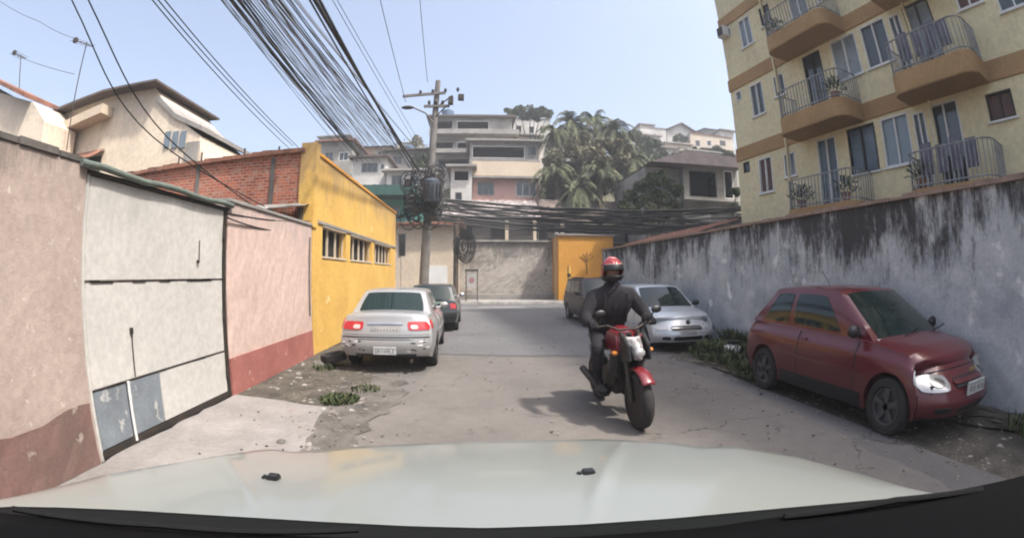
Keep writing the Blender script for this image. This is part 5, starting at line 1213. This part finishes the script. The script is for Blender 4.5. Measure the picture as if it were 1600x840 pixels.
RD = empty('person', ML, MR, 'motorcyclist in dark jacket and trousers with a red and black helmet', 'person')
RD.rotation_euler = (0, R(3), MR)
J = [((0, -.34, .90), .145), ((0, -.28, 1.05), (.23, .17)), ((0, -.18, 1.20), (.26, .18)), ((0, -.11, 1.36), (.20, .14)), ((0, -.10, 1.47), .062), ((0, -.08, 1.55), .075)]
E_ = [(0, 1), (1, 2), (2, 3), (3, 4), (4, 5)]
for s in (-1, 1):
    b0 = len(J); J += [((s * .225, -.10, 1.34), .105), ((s * .36, -.02, 1.15), .08), ((s * .36, .12, 1.09), .06), ((s * .345, .235, 1.09), .034)]
    E_ += [(3, b0), (b0, b0 + 1), (b0 + 1, b0 + 2), (b0 + 2, b0 + 3)]
    b1 = len(J); J += [((s * .13, -.30, .86), .11), ((s * .20, -.06, .84), .088), ((s * .27, .14, .80), .08), ((s * .26, .06, .58), .07), ((s * .215, -.05, .40), .042), ((s * .215, .02, .345), .045), ((s * .225, .14, .33), .035)]
    E_ += [(0, b1)] + [(b1 + k, b1 + k + 1) for k in range(6)]
skin('body', J, E_, cloth, RD)
for s in (-1, 1):      # gloved hands closed round the grips
    for k in range(4):
        xg = s * (.305 + .023 * k); l_ = (.9, 1, .97, .82)[k]
        skin('finger', [((xg, .20, 1.09), .011), ((xg, .255, 1.087), .011), ((xg, .272 + .01 * l_, 1.055), .010), ((xg, .250, 1.030), .009), ((xg, .225, 1.028 + .01 * (1 - l_)), .008)], [(0, 1), (1, 2), (2, 3), (3, 4)], cloth, RD, 1)
    skin('thumb', [((s * .315, .205, 1.07), .014), ((s * .285, .225, 1.045), .011), ((s * .275, .250, 1.030), .010)], [(0, 1), (1, 2)], cloth, RD, 1)
gm2 = mat('worn glove and boot leather', (.035, .03, .03), (.018, .016, .016), 12, .6, .3, 40, obj=True)
for s in (-1, 1):
    MB().ball((s * .225, .10, .325), (.055, .15, .05), 16).box(s * .225 - .05, s * .225 + .05, -.05, .22, .27, .295).build('shoe', gm2, RD, smooth=50)
    MB().tube([(s * .335, .10, 1.085), (s * .34, .17, 1.088)], [.062, .058], 14).build('cuff', gm2, RD, smooth=60)
MB().tube([(0, -.13, 1.42), (0, -.115, 1.50)], [.095, .078], 16).build('collar', gm2, RD, smooth=60)
for s in (-1, 1): MB().tube([(s * .13, .05, 1.38), (s * .14, .03, 1.22), (s * .16, -.10, 1.04)], .014, 6).build('strap', gm2, RD, smooth=60)
skinm = mat('skin', (.30, .17, .12), (.26, .14, .10), 12, .6, .05, obj=True)
hd = MB(); hd.ball((0, -.055, 1.63), (.078, .095, .115), 24); hd.ball((0, .042, 1.62), (.012, .018, .022), 10); hd.ball((0, .030, 1.578), (.026, .010, .008), 10)
hd.build('head', skinm, RD, smooth=180)
for s in (-1, 1): MB().ball((s * .030, .024, 1.645), (.012, .008, .007), 10).build('eye', M['void'], RD, smooth=180)
# helmet: shell with face opening, chin bar, peak and visor
def hsurf(th, ph, r=1.0):
    x = .130 * r * math.sin(ph) * math.sin(th); y = -.055 + .155 * r * math.sin(ph) * math.cos(th); z = 1.645 + .150 * r * math.cos(ph); return (x, y, z)
hm = MB()
hm.grid(lambda u, v: hsurf(math.pi * 2 * u, (math.pi * (.44 + .24 * max(0, min(1, (abs(((u + .5) % 1) - .5) - .15) / .1)))) * v), 40, 14)
he = hm.build('helmet', mat('red helmet shell', (.34, .03, .03), (.18, .02, .025), 14, .3, 0, coat=.5, obj=True), RD, smooth=60); he.modifiers.new('th', 'SOLIDIFY').thickness = .012
cbm = MB(); cbm.grid(lambda u, v: hsurf(R(-105 + 210 * u), math.pi * (.63 + .13 * v), 1.02), 24, 5); co_ = cbm.build('chin_bar', M['black'], he, smooth=60); co_.modifiers.new('th', 'SOLIDIFY').thickness = .014
vs_ = MB(); vs_.grid(lambda u, v: hsurf(R(-70 + 140 * u), math.pi * (.36 + .14 * v), 1.05), 20, 5); vo = vs_.build('visor', M['black'], he, smooth=60); vo.modifiers.new('th', 'SOLIDIFY').thickness = .008
st = MB(); st.grid(lambda u, v: hsurf(R(-60 + 120 * u), math.pi * (.345 + .02 * v), 1.04), 20, 2); st.build('stripe', mat('pinkish helmet stripe', (.62, .34, .30), None, 5, .4, 0, obj=True), he, smooth=60).modifiers.new('th', 'SOLIDIFY').thickness = .006
gt = MB(); gt.grid(lambda u, v: hsurf(math.pi * 2 * u, math.pi * (.0 + .16 * v), 1.02), 24, 5); gt.build('top_patch', mat('pink white helmet patch', (.55, .32, .32), (.5, .1, .1), 20, .4, 0, obj=True, thr=(.45, .55)), he, smooth=60).modifiers.new('th', 'SOLIDIFY').thickness = .006
jk = MB(); jk.tube([(0, -.10, 1.02), (0, .005, 1.2), (0, .03, 1.36)], .005, 5); jk.build('zip', M['dark_metal'], RD)

# ------------------------------------------------------------------ utility poles, lamp, transformer
UP = empty('utility_pole', (-2.22, 18.2, 0), 0, 'tall concrete utility pole with crossarms, street lamp and tangled cable cluster, behind dark hatchback', 'utility pole')
MB().tube([(0, 0, 0), (.25, 0, 5), (.45, 0, 9.95)], [.21, .17, .11], 14).build('shaft', M['wood'], UP, smooth=60)
def armz(z, x0, x1, dy, r=.06): return MB().box(x0, x1, -dy - .05, -dy + .05, z - .06, z + .06)
for z_, x0, x1, ty in ((9.25, -.5, 1.35, .0), (8.7, -.1, 1.0, .1)):
    a_ = MB().box(x0 + .0, x1, -.18, -.10, z_ - .07, z_ + .05, Matrix.Translation((.1, 0, 0)) @ Matrix.Rotation(R(-4), 4, 'Y') if ty == 0 else None).build('crossarm', M['wood'], UP, bevel=.01)
    for k in range(4):
        xx = x0 + .12 + (x1 - x0 - .24) * k / 3
        i_ = MB(); i_.lathe([(.02, 0), (.05, .04), (.07, .08), (.04, .1), (.07, .14), (.04, .2), (0, .22)], 10, Matrix.Translation((xx + .1, -.14, z_ + .05 + (.0 if ty else (.5 * (x0 + x1) - xx) * -.07)))); i_.build('insulator', M['dark_metal'], UP, smooth=50)
MB().tube([(.4, -.1, 8.6), (1.1, -.1, 9.2)], .03, 6).tube([(.4, -.1, 8.2), (.9, -.1, 8.75)], .03, 6).build('brace', M['dark_metal'], UP)
fu = MB(); fu.box(.95, 1.15, -.3, -.05, 8.75, 9.1); fu.build('fuse_switch', M['dark_metal'], UP, bevel=.02)
MB().box(1.35, 1.6, -.3, -.05, 8.95, 9.2).build('fuse_switch', M['dark_metal'], UP, bevel=.02)
la = MB(); la.tube([(.36, -.1, 7.9), (.0, -.2, 8.35), (-.5, -.35, 8.55)], .035, 8); lo = la.build('lamp_arm', M['wood'], UP, smooth=60)
lh = MB(); lh.ball((-.75, -.4, 8.55), (.28, .12, .08), 14); lh.build('lamp_head', M['dark_metal'], lo, smooth=60)
tf = MB(); tf.lathe([(0, 0), (.30, 0), (.33, .05), (.33, .85), (.2, .95), (0, .97)], 20, Matrix.Translation((.42, -.55, 4.45))); 
tfo = tf.build('transformer', mat('blue grey transformer tank', (.07, .09, .12), (.045, .055, .07), 3, .6, .1), UP, smooth=50)
fn_ = MB()
for k in range(14):
    an = 2 * math.pi * k / 14; fn_.box(.33, .40, -.01, .01, 4.55, 5.15, Matrix.Translation((.42, -.55, 0)) @ Matrix.Rotation(an, 4, 'Z'))
fn_.build('cooling_fin', M['dark_metal'], tfo)
for (xx, zz, w) in ((-.45, 4.7, .2), (.1, 5.35, .17), (-.2, 4.15, .2), (.75, 5.5, .16), (-.6, 5.3, .15), (.3, 3.9, .18)):
    MB().box(xx - w, xx + w, -.42, -.2, zz - .14, zz + .14).build('junction_box', M['dark_metal'], UP, bevel=.02)
cl_ = MB(); rn = random.Random(3)
for k in range(60):
    cx_, cz_, rr_ = rn.uniform(-.55, .75), rn.uniform(3.7, 5.7), rn.uniform(.15, .5); tl = rn.uniform(-.8, .8)
    pts = [(cx_ + rr_ * math.cos(a) , -.35 + .15 * math.sin(a * 2 + tl) + rn.uniform(-.03, .03), cz_ + rr_ * 1.2 * math.sin(a)) for a in [2 * math.pi * q / 16 for q in range(17)]]
    cl_.tube(pts, .02, 4)
cl_.build('cable_coils', M['cable'], UP)
P2_ = empty('leaning_pole', (hx(712, 455, 22.5), 22.5, .0), 0, 'shorter dark pole carrying a hanging bundle of coiled cable', 'utility pole')
MB().tube([(0, 0, 0), (.02, 0, 2.4), (.0, 0, 4.6)], [.15, .13, .11], 12).build('shaft', M['bark'], P2_, smooth=60)
cl_ = MB()
for k in range(34):
    rr_ = rn.uniform(.08, .50); cx_ = .45 + rn.uniform(-.12, .12)
    cl_.tube([(cx_ + rr_ * math.cos(a), -.12 + rn.uniform(-.05, .05), 3.0 + rr_ * 1.9 * math.sin(a)) for a in [2 * math.pi * q / 18 for q in range(19)]], .013, 5)
cl_.build('cable_coils', M['cable'], P2_)

# ------------------------------------------------------------------ overhead cables
def cable(A, B, sag, r, label, group, name='overhead_cable', n=18, beads=0, cat='cable', jig=0):
    A, B = Vector(A), Vector(B); pts = []
    for i in range(n + 1):
        t = i / n; p = A.lerp(B, t); p.z -= sag * 4 * t * (1 - t)
        if jig and 0 < i < n: p += Vector((random.uniform(-jig, jig), 0, random.uniform(-jig, jig)))
        pts.append(p)
    o = MB().tube(pts, r, 5).build(name, M['cable'], None, smooth=60); return tag(o, label, cat, group)
def through(px0, py0, Y0, px1, py1, z1, ext=1.6):
    A = at(px0, py0, Y0); r = ray(px1, py1); B = r * ((z1 - HC) / r.z) + Vector((0, 0, HC)); return A, A + (B - A) * ext
rn = random.Random(11)
# dense bundle from the pole over the left side of the lane
for i in range(80):
    f = i / 79; xt = 366 + (478 - 366) * (f ** 1.0) + rn.uniform(-5, 5); xe = 556 + (650 - 556) * f + rn.uniform(-5, 5); ye = 238 + rn.uniform(-10, 22)
    A, B = through(xe, ye, 19.5 + rn.uniform(-.4, .4), xt, 0, 5.4 + rn.uniform(-.3, .5), 1.9)
    oc_ = cable(A, B, rn.uniform(.0, .35), .0048 if rn.random() < .8 else .009, 'black cable in the dense bundle that runs from the utility pole over the lane', 'dense overhead cable bundle')
    if i % 3 == 1: oc_.data.materials[0] = M['cable_grey']; oc_['label'] = 'bleached grey cable in the dense bundle that runs from the utility pole over the lane'; oc_['group'] = 'grey cables of the overhead bundle'
for (xe, ye, xt, r_, lab) in ((560, 242, 372, .030, 'thick black cable at the left edge of the dense overhead bundle'), (566, 246, 384, .022, 'second thick cable in the left part of dense overhead bundle'),
                              (655, 268, 500, .034, 'thickest black cable, on the right of the dense overhead bundle'), (650, 270, 507, .022, 'thick cable twisted alongside the thickest one'),
                              (640, 262, 492, .016, 'medium cable just left of the thickest one')):
    A, B = through(xe, ye, 18, xt, 0, 5.3, 1.9); cable(A, B, .12, r_, lab, 'thick overhead cables')
A, B = through(668, 255, 18, 525, 0, 6.0, 1.9); cable(A, B, .1, .006, 'thin wire just right of the thickest cable', 'thin overhead wires')
A, B = through(672, 250, 18, 532, 0, 6.2, 1.9); cable(A, B, .1, .006, 'outermost thin wire right of the dense bundle', 'thin overhead wires')
# power lines to the pole top
A, B = through(634, 160, 18, 594, 0, 9.6, 1.9); cable(A, B, .0, .012, 'high power line meeting the pole near the street lamp', 'high power lines')
A, B = through(668, 128, 18, 656, 0, 10.6, 1.9); cable(A, B, .0, .012, 'high power line running to the very top of the pole', 'high power lines')
# pair at left, going to the corner by the brick wall
for (xe, ye, xm, ym, xt, lab) in ((470, 352, 240, 215, 112, 'left one of two house wires crossing the cream house'), (440, 352, 262, 215, 138, 'right one of two house wires crossing the cream house')):
    A = at(xe, ye, 8.3); Bm = at(xm, ym, 4.6); C0 = ray(xt, 0); C_ = C0 * (2.6 / C0.y) + Vector((0, 0, HC))
    D = C_ + (C_ - Bm) * 1.2; pts = []
    for i in range(25):
        t = i / 24; P_ = [A, Bm, C_, D]
        seg = min(int(t * 3), 2); f = t * 3 - seg
        p0 = P_[max(seg - 1, 0)]; p1 = P_[seg]; p2 = P_[seg + 1]; p3 = P_[min(seg + 2, 3)]
        pts.append(.5 * ((2 * p1) + (p2 - p0) * f + (2 * p0 - 5 * p1 + 4 * p2 - p3) * f * f + (3 * p1 - p0 - 3 * p2 + p3) * f ** 3))
    o = MB().tube(pts, .009, 5).build('house_wire', M['cable'], None, smooth=60); tag(o, lab, 'cable', 'house wires')
for k, (xe, ye, xt, lab) in enumerate(((452, 232, 255, 'left wire of the loose pair left of the bundle'), (458, 228, 264, 'middle wire of the loose pair left of the bundle'), (466, 230, 274, 'right wire of the loose pair left of the bundle'))):
    A, B = through(xe, ye, 12, xt, 0, 5.0, 1.8); cable(A, B, .15, .009, lab, 'loose wires left of the bundle')
# belt of cables across the end of the lane
for i in range(40):
    ya = rn.uniform(305, 352); yb2 = rn.uniform(318, 362); A = at(668, ya, 18.2); B = at(1175, yb2, 19.5)
    cable(A, B, rn.uniform(.15, .75), rn.choice((.012, .02, .03, .04)), 'black cable in the sagging belt strung across the end of the lane', 'cable belt across the cross street', jig=.03)
for i in range(8):
    A = at(660, rn.uniform(310, 345), 18.2); B = at(600, rn.uniform(325, 350), 20); cable(A, B, .2, .02, 'short black cable from the pole to behind the yellow house', 'short cables left of the pole')
for i in range(6):
    A = at(672, rn.uniform(300, 335), 18.2); B = at(rn.uniform(735, 860), rn.uniform(300, 345), 27.5); cable(A, B, .3, .014, 'drop cable from the pole towards the pink house', 'drop cables to the hillside')
cable(at(355, 340, 5.1), at(480, 358, 8.3), .10, .012, 'sagging cable along the top of the pink wall', 'wall top cables'); cable(at(352, 332, 5.1), at(485, 345, 8.3), .05, .01, 'upper tighter cable along top of pink wall', 'wall top cables')
# television antennas on the left
def antenna(px_, pyb, pyt, Y, label, el):
    b0 = at(px_[0], pyb, Y); t0 = at(px_[1], pyt, Y); t = empty('roof_antenna', b0, 0, label, 'antenna', 'roof antennas'); d = t0 - b0
    MB().tube([(0, 0, 0), d], .02, 6).build('mast', M['dark_metal'], t)
    bm2 = MB(); bm2.tube([d + Vector((-el, -.2, .1)), d + Vector((.12, .2, -.1))], .018, 5)
    for k in range(5): q = d + Vector((-el + k * el / 4, -.2 + k * .09, .1 - k * .04)); bm2.tube([q + Vector((0, -.22, -.12)), q + Vector((0, .22, .12))], .008, 4)
    bm2.build('boom', M['dark_metal'], t); bx_ = MB(); bx_.box(d.x - el - .09, d.x - el + .06, d.y - .25, d.y - .12, d.z + .03, d.z + .18); bx_.build('amplifier', M['dark_metal'], t, bevel=.01)
antenna((104, 136), 235, 66, 8.6, 'roof antenna on a slanting mast in front of the cream house', .45)
antenna((30, 33), 140, 86, 8.4, 'slim antenna standing on the peach house', .3)
for (a_, b_, lab) in (((0, 2, 7), (62, 34, 7.6), 'short dotted wire at upper left corner'), ((62, 34, 7.6), (122, 62, 8.5), 'thin guy wire to the slanting antenna'), ((24, 86, 8.4), (116, 116, 8.5), 'thin guy wire between the two antennas')):
    cable(at(*a_), at(*b_), .06, .009, lab, 'antenna guy wires', n=10)
